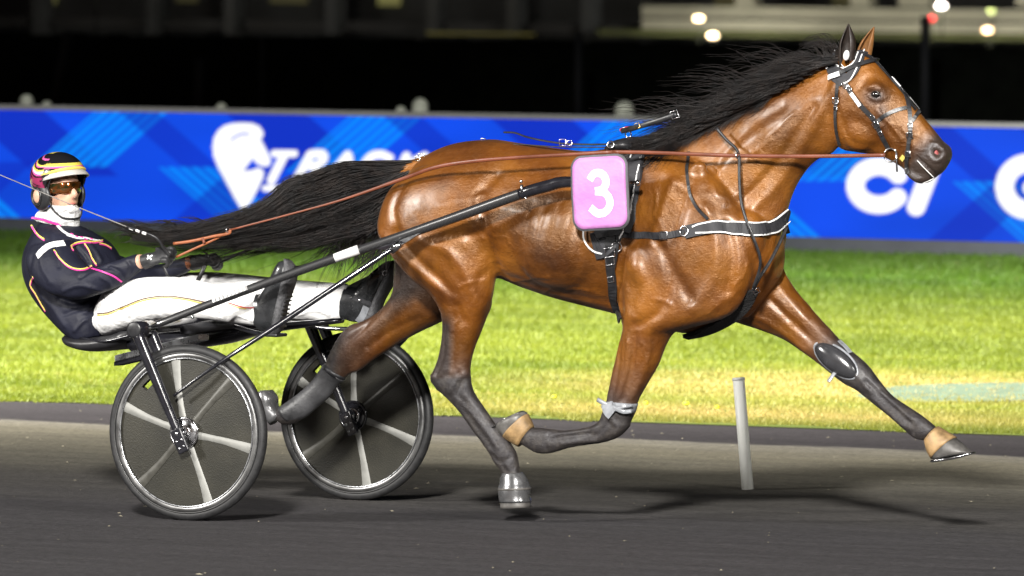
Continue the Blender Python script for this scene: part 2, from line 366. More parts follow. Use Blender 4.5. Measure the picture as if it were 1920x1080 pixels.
ca = me.color_attributes.new('led', 'FLOAT_COLOR', 'POINT'); cc = np.ones((len(pts), 4)); cc[:, :3] = col; ca.data.foreach_set('color', cc.ravel())
M = Mat('led_screen'); a_ = M.n('Attribute'); a_.attribute_name = 'led'
cw = M.n('TexWave'); cw.bands_direction = 'Z'; cw.inputs['Scale'].default_value = 16; M.l(M.coord(), cw.inputs[0])
e_ = mulmix(M, a_.outputs['Color'], M.ramp(cw.outputs['Fac'], [(0, .86), (.5, 1.0)]), 1.0); M.l(e_, M.b.inputs['Emission Color']); M.b.inputs['Emission Strength'].default_value = 1.12
M.b.inputs['Base Color'].default_value = (.002,.002,.003,1); M.b.inputs['Roughness'].default_value = .8; M.b.inputs['Specular IOR Level'].default_value = .05; me.materials.append(M.m)
o = bpy.data.objects.new('screen', me); COL.objects.link(o); o.parent = board; o.matrix_parent_inverse = Matrix.Translation(-board.location)
frame_m = simple('grey_board_frame', (.16,.16,.165), .5, var=.15, bump=0); plinth_m = simple('dark_board_plinth', (.035,.040,.052), .6, var=.2, scale=4, bump=0)
MB().add(*abox(-30.1, 4.1, BY - .03, BY + .14, bz1, bz1 + .042)).build('top_rail', frame_m, board, smooth=False)
MB().add(*abox(-30.1, 4.1, BY + .01, BY + .13, .10, bz1)).build('cabinet', plinth_m, board, smooth=False)
MB().add(*abox(-30.1, 4.1, BY - .02, BY + .16, .0, bz0 - .002)).build('plinth', plinth_m, board, smooth=False)
# ================================================================== behind the board
gp = simple('weathered_grey_post', (.34,.36,.30), .7, var=.25, scale=20, bump=.2)
LP = [(50,177,30,'tallest pale grey post top at the left end of the blue board'),(88,189,22,'short pale post top just right of the leftmost one'),(415,193,24,'small pale post top above the pin shaped logo'),(752,199,22,'short pale post top left of its taller twin'),(788,184,34,'taller pale post top of the pair above the tail'),(1171,189,40,'broad pale post top just left of the mane')]
for x, y, w_, lab in LP:
    t = P(x, y, -38.5); r_ = w_ * 35 / 10000 * .62; b = MB().add(*tube([(t.x, 38.5, 0), (t.x, 38.5, t.z - r_), ], r_, 16)).add(*ellipsoid((t.x, 38.5, t.z - r_), (Vector((r_,0,0)), Vector((0,r_,0)), Vector((0,0,r_)))))
    o = b.build('rail_post', gp); props(o, lab, 'post', 'post tops behind the board')
dark_leaf = simple('dark_hedge_leaves', (.010,.012,.009), .95, var=.5, scale=3, bump=0, spec=.1)
HY = 75.0; zt = P(960, 78, -HY).z
hb = MB(); nh = 160; x0h, x1h = Xat(-300, HY), Xat(2200, HY)
V = []; F = []
for i in range(nh + 1):
    X = x0h + (x1h - x0h) * i / nh
    for j, (yy, zz) in enumerate(((0, 0), (0, .5), (.05, .85), (.25, 1.0), (.9, 1.0), (1.2, .5), (1.2, 0))):
        V.append((X, HY + yy + rr_.uniform(-.05, .05), max(0, zz * zt * (1 + (rr_.uniform(-.03, .03) if zz > .4 else 0)))))
o = link('hedge', V, ring_faces(nh + 1, 7, closed=False), dark_leaf); props(o, 'long black clipped hedge in darkness behind the blue board', 'hedge')
for k, (x, y0, y1, w_) in enumerate(((122,60,190,26),(375,110,195,22),(492,70,200,9),(1085,60,110,16),(1735,30,140,18))):
    a = P(x + (8 if k == 0 else 0), y0, -72); b = P(x - (24 if k == 0 else 0), y1, -72)
    o = MB().add(*tube([Vector((b.x, 72, 0)), a], w_ * .0033, 12)).build('lamp_column', simple('dark_grey_column', (.035,.038,.045), .7, var=.2, bump=0)); props(o, ['leaning dark column at the far left behind the board','dark column left of the pin shaped logo','thin dark column above the white lettering','dark column above the horse back','dark column right of the horse ears'][k], 'column', 'dark columns in front of the stand')
# grandstand across the course: concrete parapets, dark concourse and a few lamps
SY = 150.0
def SP(x, y): return P(x, y, -SY)
stand = empty('grandstand', (SP(960, 60).x, SY, 0), 'dark distant grandstand with pale double parapet at right and dim windows', 'grandstand')
conc = simple('pale_concrete', (.45,.47,.41), .8, var=.15, scale=.8, bump=0); conc_d = simple('dark_facade', (.07,.08,.095), .7, var=.3, scale=.6, bump=0); mossy = simple('mossy_ledge', (.10,.12,.05), .8, var=.3, scale=1, bump=0)
def slabpx(x0, x1, ya, yb, depth, dy, mat, name, par=stand, slope=.004):
    a = P(x0, ya, -(SY + dy)); b = P(x1, ya + (x1 - x0) * slope, -(SY + dy)); c = P(x0, yb, -(SY + dy)); zt_, zb = a.z, c.z
    return MB().add(*abox(a.x, b.x, SY + dy, SY + dy + depth, max(zb, 0.01), zt_)).build(name, mat, par, smooth=False)
slabpx(-700, 2700, -600, 82, 6, 4.0, conc_d, 'facade')
slabpx(1203, 2700, 10, 32, .4, 0, conc, 'parapet'); slabpx(1203, 2700, 36, 54, .4, -.6, conc, 'parapet')
slabpx(1120, 2700, 55, 66, 1.2, -1.2, mossy, 'ledge'); slabpx(-700, 1080, 60, 72, 1.2, -1.2, simple('dim_ledge', (.06,.06,.06), .8, var=.3, scale=1, bump=0), 'ledge')
slabpx(-700, 1190, 22, 40, .4, .5, simple('dim_parapet', (.05,.055,.065), .8, var=.3, scale=1, bump=0), 'parapet')
for x in (1380, 1595, 1685, 1905): slabpx(x, x + (60 if x == 1685 else 34), -60, 12, .5, .2, conc, 'pillar')
for x in (60, 275, 420, 610, 800, 950, 1090): slabpx(x, x + 20, -60, 64, .6, .2, conc_d, 'pillar')
def glow(name, colr_, st_): 
    M = Mat(name); M.b.inputs['Base Color'].default_value = (*colr_, 1); M.b.inputs['Emission Color'].default_value = (*colr_, 1); M.b.inputs['Emission Strength'].default_value = st_; return M.m
wm = glow('dim_lit_window', (.35,.34,.12), .3); wm2 = glow('faint_lit_window', (.2,.19,.09), .12)
for x, w_, y, m_ in ((708,42,-14,wm), (72,32,-18,wm), (506,70,-18,wm2), (1340,60,-12,wm2), (1560,34,-14,wm2), (330,40,-20,wm2)): slabpx(x, x + w_, y, y + 24, .05, 3.9, m_, 'window')
slabpx(800, 1000, 60, 64, .05, -1.3, glow('glowing_ledge_edge', (.30,.28,.08), .10), 'ledge_edge')  # ledge edge given its own glow to look lit
for x, y, c_, s_, r_, lab, e_w in ((1310,35,(1,.78,.48),7,.15,'warm lamp in front of the pale parapet, upper one of two',500),(1337,67,(1,.80,.50),9,.16,'warm lamp below the parapet, lower one of two',500),(1765,11,(1,.98,.95),11,.16,'white lamp right of the horse ears',600),(1852,57,(1,.68,.38),6,.15,'orange lamp near the right edge of the photo',500),(1745,35,(.75,.02,.03),1.3,.14,'small red lamp right of the horse ears',0),(1860,20,(.32,.42,.16),.8,.13,'faint green lamp above the orange one',0),(640,-95,(1,.9,.7),3,.15,'added lamp above the frame, brightening the dark left part of the stand',330),(180,-95,(1,.9,.7),3,.15,'leftmost added lamp above the frame, brightening the dark stand',330)):  # last two lamps are added out of view to brighten the facade
    p = P(x, y, -(SY - 3)); t = empty('lamp', (p.x, p.y, 0), lab, 'lamp', 'lamps along the distant stand')
    MB().add(*ellipsoid(p, (Vector((r_ * .8,0,0)), Vector((0,r_ * .5,0)), Vector((0,0,r_ * .4))), 16, 10)).build('lamp_head', glow('lamp_glow', c_, s_ * .45), t)
    MB().add(*tube([(p.x, p.y + .05, 0), (p.x, p.y + .05, p.z - r_ * .5)], .018, 8)).build('pole', dark_leaf, t)
    if e_w:
        l = bpy.data.lights.new('lamp_light', 'POINT'); l.energy = e_w * .3; l.color = (1, .88, .68); l.shadow_soft_size = .15; o = bpy.data.objects.new('lamp_light', l); COL.objects.link(o); o.location = p + Vector((0, -.5, .15)); o.parent = t; o.matrix_parent_inverse = Matrix.Translation(-t.location)
# ================================================================== HORSE
HO = P(1180, 960, 0); HO.z = 0
horse = empty('race_horse', (HO.x, 0, 0), 'wet bay race horse with black mane and tail trotting fast in harness', 'horse')
# tuples are edge to edge cuts through trunk and limbs, in metres once P() has put them on the horse's own planes
torso = [
 (775,322, 790,420, 0,.12), (800,292, 800,500, 0,.22,.35), (850,269, 860,540, 0,.265,.35), (920,261, 932,522, 0,.262,.35,.1), (975,268, 985,540, 0,.262,.3,.1),
 (1040,277, 1045,560, 0,.285,.3,.1), (1105,283, 1105,576, 0,.295,.35,.15), (1165,272, 1165,592, 0,.28,.5,.25), (1225,262, 1225,612, 0,.235,.6,.35),
 (1290,270, 1290,626, 0,.215,.5,.35), (1350,330, 1350,615, 0,.2,.3,.3), (1405,385, 1405,590, 0,.17,.2,.3), (1445,415, 1440,545, 0,.12), (1462,440, 1460,520, 0,.07)]
haunch = [
 (778,318, 880,292, .10,.05), (735,352, 912,330, .135,.085), (716,392, 925,385, .15,.105), (711,435, 930,440, .155,.112), (738,481, 930,490, .15,.11), (772,520, 925,535, .145,.10),
 (805,547, 922,560, .14,.088)]
nearhind = [
 (772,520, 925,535, .145,.10), (805,547, 920,562, .14,.09), (826,577, 911,592, .135,.08), (832,606, 901,620, .13,.07), (829,642, 889,652, .13,.056), (821,676, 882,682, .13,.047), (811,702, 882,704, .13,.046),
 (814,722, 885,726, .13,.044), (836,745, 894,744, .13,.038), (861,772, 911,768, .13,.032), (885,806, 932,798, .13,.029), (905,832, 953,824, .13,.031), (919,853, 967,846, .13,.037),
 (926,866, 971,862, .13,.037), (941,886, 974,878, .13,.031), (951,908, 979,902, .13,.033)]
nearhindhock = [(806,700, 835,712, .13,.02), (808,712, 840,716,.13,.026), (822,735, 850,728, .13,.022)]
farhind = [
 (745,440, 900,520, -.13,.11), (742,490, 880,560, -.13,.10), (738,548, 838,597, -.13,.085), (712,582, 780,626, -.13,.068), (684,600, 738,650, -.13,.056), (657,609, 698,677, -.13,.048), (640,625, 674,695, -.13,.046),
 (624,652, 655,702, -.13,.042), (606,690, 640,715, -.13,.034), (585,716, 615,744, -.13,.031), (560,739, 590,764, -.13,.033), (540,752, 572,782, -.13,.037), (524,762, 550,796, -.13,.036), (512,772, 528,796, -.13,.03)]
shoulder = [
 (1180,300, 1260,285, .09,.05), (1176,360, 1340,330, .125,.085), (1172,430, 1385,390, .135,.098), (1162,500, 1408,460, .14,.105), (1155,550, 1408,525, .135,.10), (1165,592, 1370,590, .135,.095), (1172,620, 1268,622, .13,.082)]
nearfore = [
 (1165,592, 1300,600, .135,.095), (1170,616, 1264,622, .13,.08), (1162,645, 1248,647, .13,.068), (1154,680, 1234,684, .13,.058), (1146,719, 1214,719, .13,.05), (1138,750, 1196,752, .13,.043),
 (1130,772, 1190,776, .13,.043), (1126,786, 1178,797, .13,.04)]
nearforecannon = [
 (1168,768, 1182,800, .13,.03), (1140,774, 1160,820, .13,.041), (1116,795, 1128,831, .13,.036), (1088,803, 1092,836, .13,.027), (1058,806, 1062,842, .13,.027), (1034,804, 1030,851, .13,.034), (1012,801, 1006,850, .13,.034),
 (998,801, 985,838, .13,.030), (985,800, 974,832, .13,.03)]
farfore = [
 (1440,440, 1320,585, -.12,.10), (1476,520, 1378,604, -.12,.085), (1497,551, 1428,620, -.12,.07), (1527,586, 1470,637, -.12,.058), (1558,620, 1506,661, -.12,.05), (1590,652, 1545,690, -.12,.044), (1625,682, 1580,718, -.12,.044),
 (1648,712, 1606,732, -.12,.038), (1670,738, 1634,755, -.12,.03), (1696,757, 1664,779, -.12,.028), (1722,774, 1694,805, -.12,.034), (1742,789, 1714,822, -.12,.034), (1757,802, 1735,827, -.12,.032)]
neck = [
 (1230,258, 1400,600, 0,.15,.5,.1), (1275,246, 1445,520, 0,.15,.55,.1), (1320,226, 1470,415, 0,.125,.6,.15), (1365,204, 1487,360, 0,.11,.65,.2), (1420,178, 1511,320, 0,.098,.65,.2), (1480,148, 1535,298, 0,.088,.65,.2),
 (1535,118, 1560,288, 0,.08,.6,.2), (1572,104, 1580,262, 0,.07,.3,.2)]
head = [
 (1560,118, 1560,240, 0,.05,.2), (1582,98, 1567,258, 0,.078,.3,.1), (1608,96, 1578,280, 0,.09,.35,.1), (1636,110, 1612,287, 0,.094,.3,.3), (1666,143, 1642,291, 0,.088,.25,.45), (1690,168, 1664,299, 0,.07,.2,.5), (1713,195, 1685,311, 0,.058,.2,.4),
 (1733,221, 1702,323, 0,.052,.15,.3), (1753,245, 1716,333, 0,.053,.1,.3), (1769,266, 1736,336, 0,.055,.1,.3), (1780,284, 1756,332, 0,.046,.1,.3), (1783,296, 1768,322, 0,.025)]
lip = [(1695,312, 1705,330, 0,.035), (1708,318, 1712,338, 0,.036), (1722,325, 1726,345, 0,.036), (1737,324, 1744,341, 0,.03), (1745,327, 1751,336, 0,.018)]
B = MB()
for st, mir in ((torso,0),(haunch,2),(nearhind,0),(nearhindhock,0),(farhind,0),(shoulder,2),(nearfore,0),(nearforecannon,0),(farfore,0),(neck,0),(head,0),(lip,0)):
    B.add(*loft(st, 26, 5))
    if mir: B.add(*loft(st[:-2] if st is haunch else st, 26, 5, mirror=True))
def blob(x, y, w, rx, ry, rl, ang=0, both=True):
    """muscle mass: pixel radii along/across, lateral radius in metres"""
    c = P(x, y, w); s = 1 / 467.0; a = R(ang)
    ax = (Vector((math.cos(a), 0, math.sin(a))) * rx * s, Vector((0, -1, 0)) * rl, Vector((-math.sin(a), 0, math.cos(a))) * ry * s)
    B.add(*ellipsoid(c, ax))
    if both: B.add(*ellipsoid((c.x, -c.y, c.z), (ax[0], -ax[1], ax[2])))
blob(1212,500, .165, 46,66,.075, 20)         # triceps
blob(1200,588, .15, 34,30,.07, 0)          # elbow
blob(1385,455, .10, 52,66,.08, -30)         # point of shoulder, breast
blob(1270,400, .15, 34,112,.05, -28)      # shoulder blade
blob(870,405, .17, 66,88,.07, 20)           # thigh
blob(800,400, .16, 58,82,.07, -10)          # buttock
blob(895,500, .14, 36,52,.06, 10, False)           # stifle
blob(1612,245, .035, 40,38,.052, -30)       # cheek
blob(1641,172, .055, 26,19,.036, -45)        # eye socket
blob(1758,288, .022, 22,20,.035, -30)       # nostril
blob(1060,450, .16, 110,95,.14, 0)          # barrel
def to_mesh_obj(o):
    dg = bpy.context.evaluated_depsgraph_get(); me = bpy.data.meshes.new_from_object(o.evaluated_get(dg)); return me
raw = B.build('raw', None)
rm = raw.modifiers.new('r', 'REMESH'); rm.mode = 'VOXEL'; rm.voxel_size = .0085
sm = raw.modifiers.new('s', 'SMOOTH'); sm.factor = .5; sm.iterations = 9
me = to_mesh_obj(raw); bpy.data.objects.remove(raw)
nv = len(me.vertices); co = np.empty(nv * 3); me.vertices.foreach_get('co', co); co = co.reshape(-1, 3)
def get_nrm(me, nv):
    a = np.empty(nv * 3); me.vertices.foreach_get('normal', a); return a.reshape(-1, 3)
nr = get_nrm(me, nv)
def stroke(pts, w, width, depth, side=0, smooth=4):
    """groove (depth<0) or ridge along a path on the flank; side 0 both flanks, 1 near only, -1 far only"""
    global co
    pw = [P(a, b, w) for a, b in pts]; A = catmull([(p.x, p.z) for p in pw], smooth) if len(pw) > 2 else np.array([(p.x, p.z) for p in pw])
    d = segdist(co[:, 0], co[:, 2], [tuple(a) for a in A])
    k = np.exp(-(d / (width / 467.)) ** 2) * depth * 1.3
    ny = -nr[:, 1]
    if side == 1: m = np.clip(ny, 0, 1) * (co[:, 1] < .02)
    elif side == -1: m = np.clip(-ny, 0, 1) * (co[:, 1] > -.02)
    elif side == 2: m = np.clip(ny, 0, 1) * (co[:, 1] > 0)      # outer face of a far limb
    else: m = np.abs(ny)
    co += nr * (k * m)[:, None]
S = stroke
# --- haunch and flank
S([(926,330),(903,375),(915,410),(918,450),(928,500)], .2, 13, -.011)
S([(910,365),(899,372),(905,395),(912,425)], .2, 5, .006)
S([(712,440),(760,480),(805,520),(850,560)], .22, 10, .007)
S([(748,440),(790,490),(840,540),(862,600)], .22, 12, -.010)
S([(800,448),(845,470),(880,520),(893,580)], .22, 12, .008)
S([(900,440),(860,440),(820,450)], .22, 9, -.006)
S([(760,340),(745,390),(757,440)], .2, 9, -.006)
S([(926,500),(900,525),(905,560)], .2, 7, -.006)
S([(868,590),(862,640),(858,690)], .13, 6, -.006, 1); S([(842,610),(840,660),(825,700)], .13, 5, -.006, 1)
S([(880,700),(862,712),(850,735)], .13, 5, .005, 1); S([(830,712),(850,702),(870,720)], .13, 5, -.004, 1)
S([(868,758),(895,795),(928,840)], .13, 4, -.004, 1)
# --- barrel: ribs and flank fold
for i in range(7):
    x = 985 + i * 27
    S([(x + 8, 380), (x - 2, 440), (x - 16, 510)], .28, 6, -.0022)
S([(930,515),(1000,540),(1080,558),(1150,570)], .2, 10, -.006)
S([(1000,330),(1080,340),(1140,345)], .2, 14, -.004)
# --- shoulder, elbow, neck
S([(1190,330),(1182,420),(1160,520),(1160,585)], .2, 11, -.009)
S([(1300,330),(1275,420),(1268,500),(1300,560)], .2, 13, -.009)
S([(1262,345),(1240,420),(1225,450)], .2, 10, .007)
S([(1180,460),(1215,440),(1250,470),(1262,530),(1240,585),(1195,610)], .2, 10, -.008)
S([(1200,500),(1218,540),(1205,580)], .2, 16, .008)
S([(1330,390),(1350,450),(1345,520),(1310,575)], .18, 12, .007)
S([(1370,420),(1382,480),(1372,545)], .16, 10, -.008)
S([(1340,600),(1390,560),(1430,500),(1440,440)], .15, 9, -.008)
S([(1380,390),(1435,330),(1478,270),(1520,200)], .1, 9, -.007)
S([(1400,410),(1455,345),(1502,275),(1545,195),(1562,160)], .09, 9, .006)
S([(1340,350),(1350,300),(1400,240),(1460,200)], .1, 10, -.005)
S([(1350,215),(1400,195),(1460,165),(1530,135)], .05, 5, .006)
S([(1250,320),(1300,360),(1340,400)], .17, 10, .005)
# --- forelegs
S([(1205,625),(1195,690),(1175,750)], .13, 5, -.007, 1); S([(1232,625),(1222,680),(1195,740)], .13, 6, .005, 1); S([(1172,640),(1166,700),(1152,750)], .13, 5, -.004, 1)
S([(1150,790),(1130,812),(1118,818)], .13, 4, -.004, 1); S([(1040,822),(1080,816),(1115,812)], .13, 4, -.005, 1)
S([(1440,545),(1480,590),(1530,640)], -.1, 7, -.007, 2); S([(1462,530),(1510,590),(1560,640)], -.1, 6, .004, 2); S([(1420,590),(1462,615),(1510,655)], -.1, 6, .005, 2)
S([(1630,715),(1672,757),(1708,790)], -.12, 4, -.005, 2)
S([(800,595),(745,620),(700,650)], -.13, 6, -.005, 2); S([(720,580),(690,615),(660,640)], -.13, 5, -.005, 2)
# tendons and joints of the lower legs
S([(888,770),(915,805),(940,838)], .13, 3, .006, 1); S([(852,768),(880,802),(908,838)], .13, 3, .005, 1); S([(818,705),(812,718),(822,738)], .13, 4, .006, 1); S([(868,700),(874,718),(866,738),(880,756)], .13, 4, -.006, 1); S([(925,852),(945,866),(962,858)], .13, 4, -.005, 1); S([(948,872),(958,888)], .13, 4, -.004, 1)
S([(1150,782),(1165,800),(1160,815)], .13, 5, .006, 1); S([(1125,800),(1108,806),(1080,810),(1050,813)], .13, 3, .004, 1); S([(1125,826),(1090,828),(1058,832)], .13, 3, .005, 1); S([(1036,812),(1028,830),(1032,846)], .13, 4, -.005, 1); S([(1150,660),(1152,700),(1142,740)], .13, 4, .005, 1); S([(1190,640),(1184,690),(1166,745)], .13, 4, .004, 1)
S([(1600,690),(1620,712),(1640,735)], -.12, 4, .005, 2); S([(1655,735),(1690,764),(1715,785)], -.12, 3, .005, 2); S([(1640,745),(1675,778),(1700,800)], -.12, 3, .005, 2); S([(1706,788),(1720,800),(1716,812)], -.12, 4, -.005, 2)
# --- head
S([(1570,185),(1580,235),(1600,268),(1640,275)], .08, 6, -.004)
S([(1648,205),(1672,238),(1690,262)], .06, 4, .005)
S([(1655,222),(1680,258)], .06, 5, -.004)
S([(1629,165),(1641,158),(1654,166)], .09, 3.2, .006); S([(1628,178),(1638,187),(1652,186),(1660,178)], .09, 3, .004); S([(1632,176),(1648,174)], .09, 5, -.009)
S([(1620,150),(1612,165)], .08, 7, -.005)
S([(1700,180),(1715,215),(1733,250)], .05, 5, .002)
S([(1722,297),(1735,308),(1748,322),(1752,330)], .04, 2.6, -.009)
S([(1745,272),(1741,288),(1750,300),(1762,300)], .05, 3.2, .005); S([(1745,268),(1758,270),(1766,280)], .05, 3.2, .005)
S([(1754,282),(1759,288)], .05, 6.5, -.020)
S([(1770,300),(1766,310)], .03, 4, -.003)
# veins and skin crinkles raised by the effort
rv = random.Random(9)
for (x, y, dx, dy, ln) in [(1240,355,10,30,3),(1210,350,-6,30,3),(1290,300,25,10,3),(1050,520,-60,10,3),(1110,545,-40,6,2),(1420,470,-12,26,3),(1455,560,22,22,3),(1210,640,3,26,2),(1240,560,16,14,3),(905,400,6,24,2),(930,425,14,10,3),(870,560,-2,30,2),(1480,600,24,18,2),(1665,235,10,14,2),(1690,270,14,8,2),(1645,225,-8,20,2),(1395,300,14,-18,3),(1430,260,12,-14,3),(1340,340,16,8,3)]:
    p = [(x, y)]
    for k in range(ln * 2): p.append((p[-1][0] + dx / 2 + rv.uniform(-8, 8), p[-1][1] + dy / 2 + rv.uniform(-7, 7)))
    S(p, .15, 2.6, .0035)
me.vertices.foreach_set('co', co.ravel()); me.update()
# natural coat markings: black points (legs, muzzle, ear rims) on bay
X_, Y_ = pxs(co)
sx, sy, sz = co.T
def g(v, lo, hi): return np.clip((v - lo) / (hi - lo), 0, 1)
near = sy < 0
leg = np.zeros(nv)
mh = near & (sx < P(960,700,.13).x + .1) & (sx > P(780,700,.13).x - .05); leg = np.maximum(leg, mh * g(Y_, 655, 722) * g(-X_ + 0 * Y_, -1000, -905 + 0))
leg = np.maximum(leg, (near & (X_ < 1000)) * g(Y_, 672, 712))
leg = np.maximum(leg, (near & (X_ < 846 + 10) & (Y_ > 575)) * g(856 - X_, 0, 16) * g(Y_, 575, 610) * .9)
mf = near & (X_ > 960) & (X_ < 1300); leg = np.maximum(leg, mf * g(Y_ + (1150 - X_) * .35, 660, 770))
hf = (~near) & (X_ < 860) & (Y_ > 470); leg = np.maximum(leg, hf * g(-X_ - (Y_ - 600) * .2, -735, -640)); leg = np.maximum(leg, hf * g(595 - Y_ - (X_ - 745) * .55, 0, 40) * .75)
ff = (~near) & (X_ > 1400) & (Y_ > 500); leg = np.maximum(leg, ff * g(X_ + Y_ * .5, 1800, 1895))
u = (X_ - 1700) * .75 + (Y_ - 262) * .66
hd = (X_ > 1600) & (Y_ < 400)
muz = hd * g(u, 10, 40)
muz = np.maximum(muz, hd * np.exp(-(((X_ - 1643) / 20.) ** 2 + ((Y_ - 180) / 17.) ** 2)) * .95)
muz = np.maximum(muz, hd * np.exp(-(((X_ - 1652) / 13.) ** 2 + ((Y_ - 212) / 30.) ** 2)) * .55)
wet = 1 - g(X_, 1545, 1590) * (Y_ < 400) * .9; wet *= 1 - .85 * leg
# breeding shade: darker along the back and the under-belly of a bay
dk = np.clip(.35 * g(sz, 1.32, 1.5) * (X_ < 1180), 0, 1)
ca = me.color_attributes.new('coat', 'FLOAT_COLOR', 'POINT')
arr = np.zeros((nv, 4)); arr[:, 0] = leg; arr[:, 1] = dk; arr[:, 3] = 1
arr[:, 2] = muz
ca.data.foreach_set('color', arr.ravel())
cw_ = me.color_attributes.new('wet', 'FLOAT_COLOR', 'POINT'); arr[:, :3] = wet[:, None]; cw_.data.foreach_set('color', arr.ravel())
M = Mat('bay_coat'); v = M.coord()
at = M.n('Attribute'); at.attribute_name = 'coat'; sp = M.n('SeparateColor'); M.l(at.outputs['Color'], sp.inputs[0])
n1 = M.noise(5, 5, v); n2 = M.noise(60, 6, v, .7)
n0 = M.noise(1.9, 4, v, .6); bay = mulmix(M, M.ramp(n1, [(.30, (.080,.0215,.002)), (.48, (.155,.049,.0048)), (.72, (.255,.093,.011))]), M.ramp(n0, [(.38, .45), (.60, 1.0)]), 1.0)
def mix(M, f, a, b, bt='MIX'):
    q = M.n('Mix'); q.data_type = 'RGBA'; q.blend_type = bt
    for s_, val in ((0, f), (6, a), (7, b)):
        if hasattr(val, 'links') or hasattr(val, 'is_linked'): M.l(val, q.inputs[s_])
        else: q.inputs[s_].default_value = val if s_ == 0 else (*val, 1)
    return q.outputs[2]
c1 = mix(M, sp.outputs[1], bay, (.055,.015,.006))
dust = M.noise(20, 6, v, .75)
c2 = mix(M, sp.outputs[0], c1, mix(M, M.ramp(dust, [(.45, 0), (.7, 1)]), (.011,.008,.007), (.042,.035,.029)))
c3 = mix(M, sp.outputs[2], c2, (.036,.024,.018))
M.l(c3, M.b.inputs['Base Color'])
def madd(a, k, b):
    q = M.n('Math'); q.operation = 'MULTIPLY_ADD'; q.use_clamp = True
    for i_, x_ in enumerate((a, k, b)):
        if isinstance(x_, (int, float)): q.inputs[i_].default_value = x_
        else: M.l(x_, q.inputs[i_])
    return q.outputs[0]
M.l(madd(sp.outputs[0], .22, M.ramp(n2, [(.3, .32), (.7, .54)])), M.b.inputs['Roughness'])
M.b.inputs['Specular IOR Level'].default_value = .8; M.l(mix(M, madd(sp.outputs[0], 1, sp.outputs[2]), (1.0, .66, .42), (.75, .75, .8)), M.b.inputs['Specular Tint'])
aw = M.n('Attribute'); aw.attribute_name = 'wet'
# wet sweat film, patchy
n3 = M.noise(6.5, 6, v, .62)
M.l(madd(M.ramp(n3, [(.40, .04), (.60, .9)]), aw.outputs['Fac'], 0.0), M.b.inputs['Coat Weight']); M.b.inputs['Coat Roughness'].default_value = .33; M.b.inputs['Coat IOR'].default_value = 1.52
M.b.inputs['Sheen Weight'].default_value = .05; M.b.inputs['Sheen Roughness'].default_value = .35; M.b.inputs['Sheen Tint'].default_value = (1,.85,.75,1)
# raised veins and skin crinkle, then the lie of the short hair
wp = M.n('TexNoise'); wp.inputs['Scale'].default_value = 7; wp.inputs['Detail'].default_value = 3; M.l(v, wp.inputs['Vector'])
va = M.n('VectorMath'); va.operation = 'MULTIPLY_ADD'; M.l(wp.outputs['Color'], va.inputs[0]); va.inputs[1].default_value = (.22,.22,.22); M.l(v, va.inputs[2])
vo = M.n('TexVoronoi'); vo.feature = 'DISTANCE_TO_EDGE'; vo.inputs['Scale'].default_value = 9; M.l(va.outputs[0], vo.inputs['Vector'])
vein = M.ramp(vo.outputs[0], [(0, 1), (.045, .35), (.10, 0)]); vm = mulmix(M, vein, M.ramp(M.noise(3.2, 3, v), [(.48, 0), (.6, 1)]), 1.0)
h1 = M.noise(24, 5, M.coord((1, 1, .75)), .62); h2 = M.noise(150, 3, M.coord((.5, 1, 1)), .6)
b0 = M.bump(vm, .17, .005); b1 = M.bump(h1, .36, .016, b0); h3 = M.noise(70, 5, M.coord((.6, 1, 1)), .7); b2 = M.bump(h3, .30, .005, b1); M.bump(h2, .5, .003, b2)
horse_mat = M.m
me.materials.clear(); me.materials.append(horse_mat); me.polygons.foreach_set('use_smooth', [True] * len(me.polygons))
body = bpy.data.objects.new('body', me); COL.objects.link(body); body.parent = horse; body.matrix_parent_inverse = Matrix.Translation(-horse.location)
BVH = BVHTree.FromPolygons([Vector(c) for c in co], [tuple(p.vertices) for p in me.polygons])
# ------------------------------------------------------------------ surface helpers
def hit(bvh, x, y):
    d = (fwd * FPX + rt * (x - 960) - up * (y - 540)).normalized()
    l, n, i, q = bvh.ray_cast(CAM, d)
    if l is None: return None
    if n.dot(d) > 0: n = -n
    return l, n
def lay(bvh, pts, step=5.0, off=.002):
    """walk along the picture path and lay it on the surface; gaps are bridged straight"""
    L = sum(math.dist(a, b) for a, b in zip(pts[:-1], pts[1:])); n = max(2, int(L / step / max(1, len(pts) - 1)))
    A = catmull(pts, n); H = [hit(bvh, a[0], a[1]) for a in A]
    ok = [i for i, h in enumerate(H) if h]
    if not ok: return None
    out = []; nn = []
    for i, h in enumerate(H):
        if h is None:
            j = min(ok, key=lambda q: abs(q - i)); l, n2 = H[j]
            l = P(A[i][0], A[i][1], -l.y); n_ = n2
        else: l, n_ = h
        out.append(l + n_ * off); nn.append(n_)
    for k in range(2):
        nn = [(nn[max(0, i - 1)] + nn[i] * 2 + nn[min(len(nn) - 1, i + 1)]).normalized() for i in range(len(nn))]
    return out, nn
PXM = 1 / 467.0
def strap(bvh, pts, wpx, mat, name, parent, thick=.004, off=.001, mirror=False):
    r = lay(bvh, pts, off=off)
    if r is None: return None
    p, n = r; V, F = ribbon(p, n, wpx * PXM, thick)
    if mirror: MB().add([Vector((q.x, -q.y, q.z)) for q in V], [tuple(reversed(f)) for f in F]).build(name, mat, parent, smooth=False)
    return MB().add(V, F).build(name, mat, parent, smooth=False)
black_leather = simple('black_leather', (.018,.018,.02), .38, var=.3, bump=.25, bscale=300, dist=.001)
black_web = simple('black_webbing', (.022,.022,.026), .65, var=.3, bump=.4, bscale=500, dist=.001)
white_piping = simple('white_piping', (.8,.8,.8), .5, var=.05, bump=0)
steel = simple('polished_steel', (.75,.75,.77), .18, 1.0, var=.1, bump=.05)
tan_leather = simple('tan_leather', (.27,.085,.033), .4, var=.3, bump=.3, bscale=400, dist=.001)
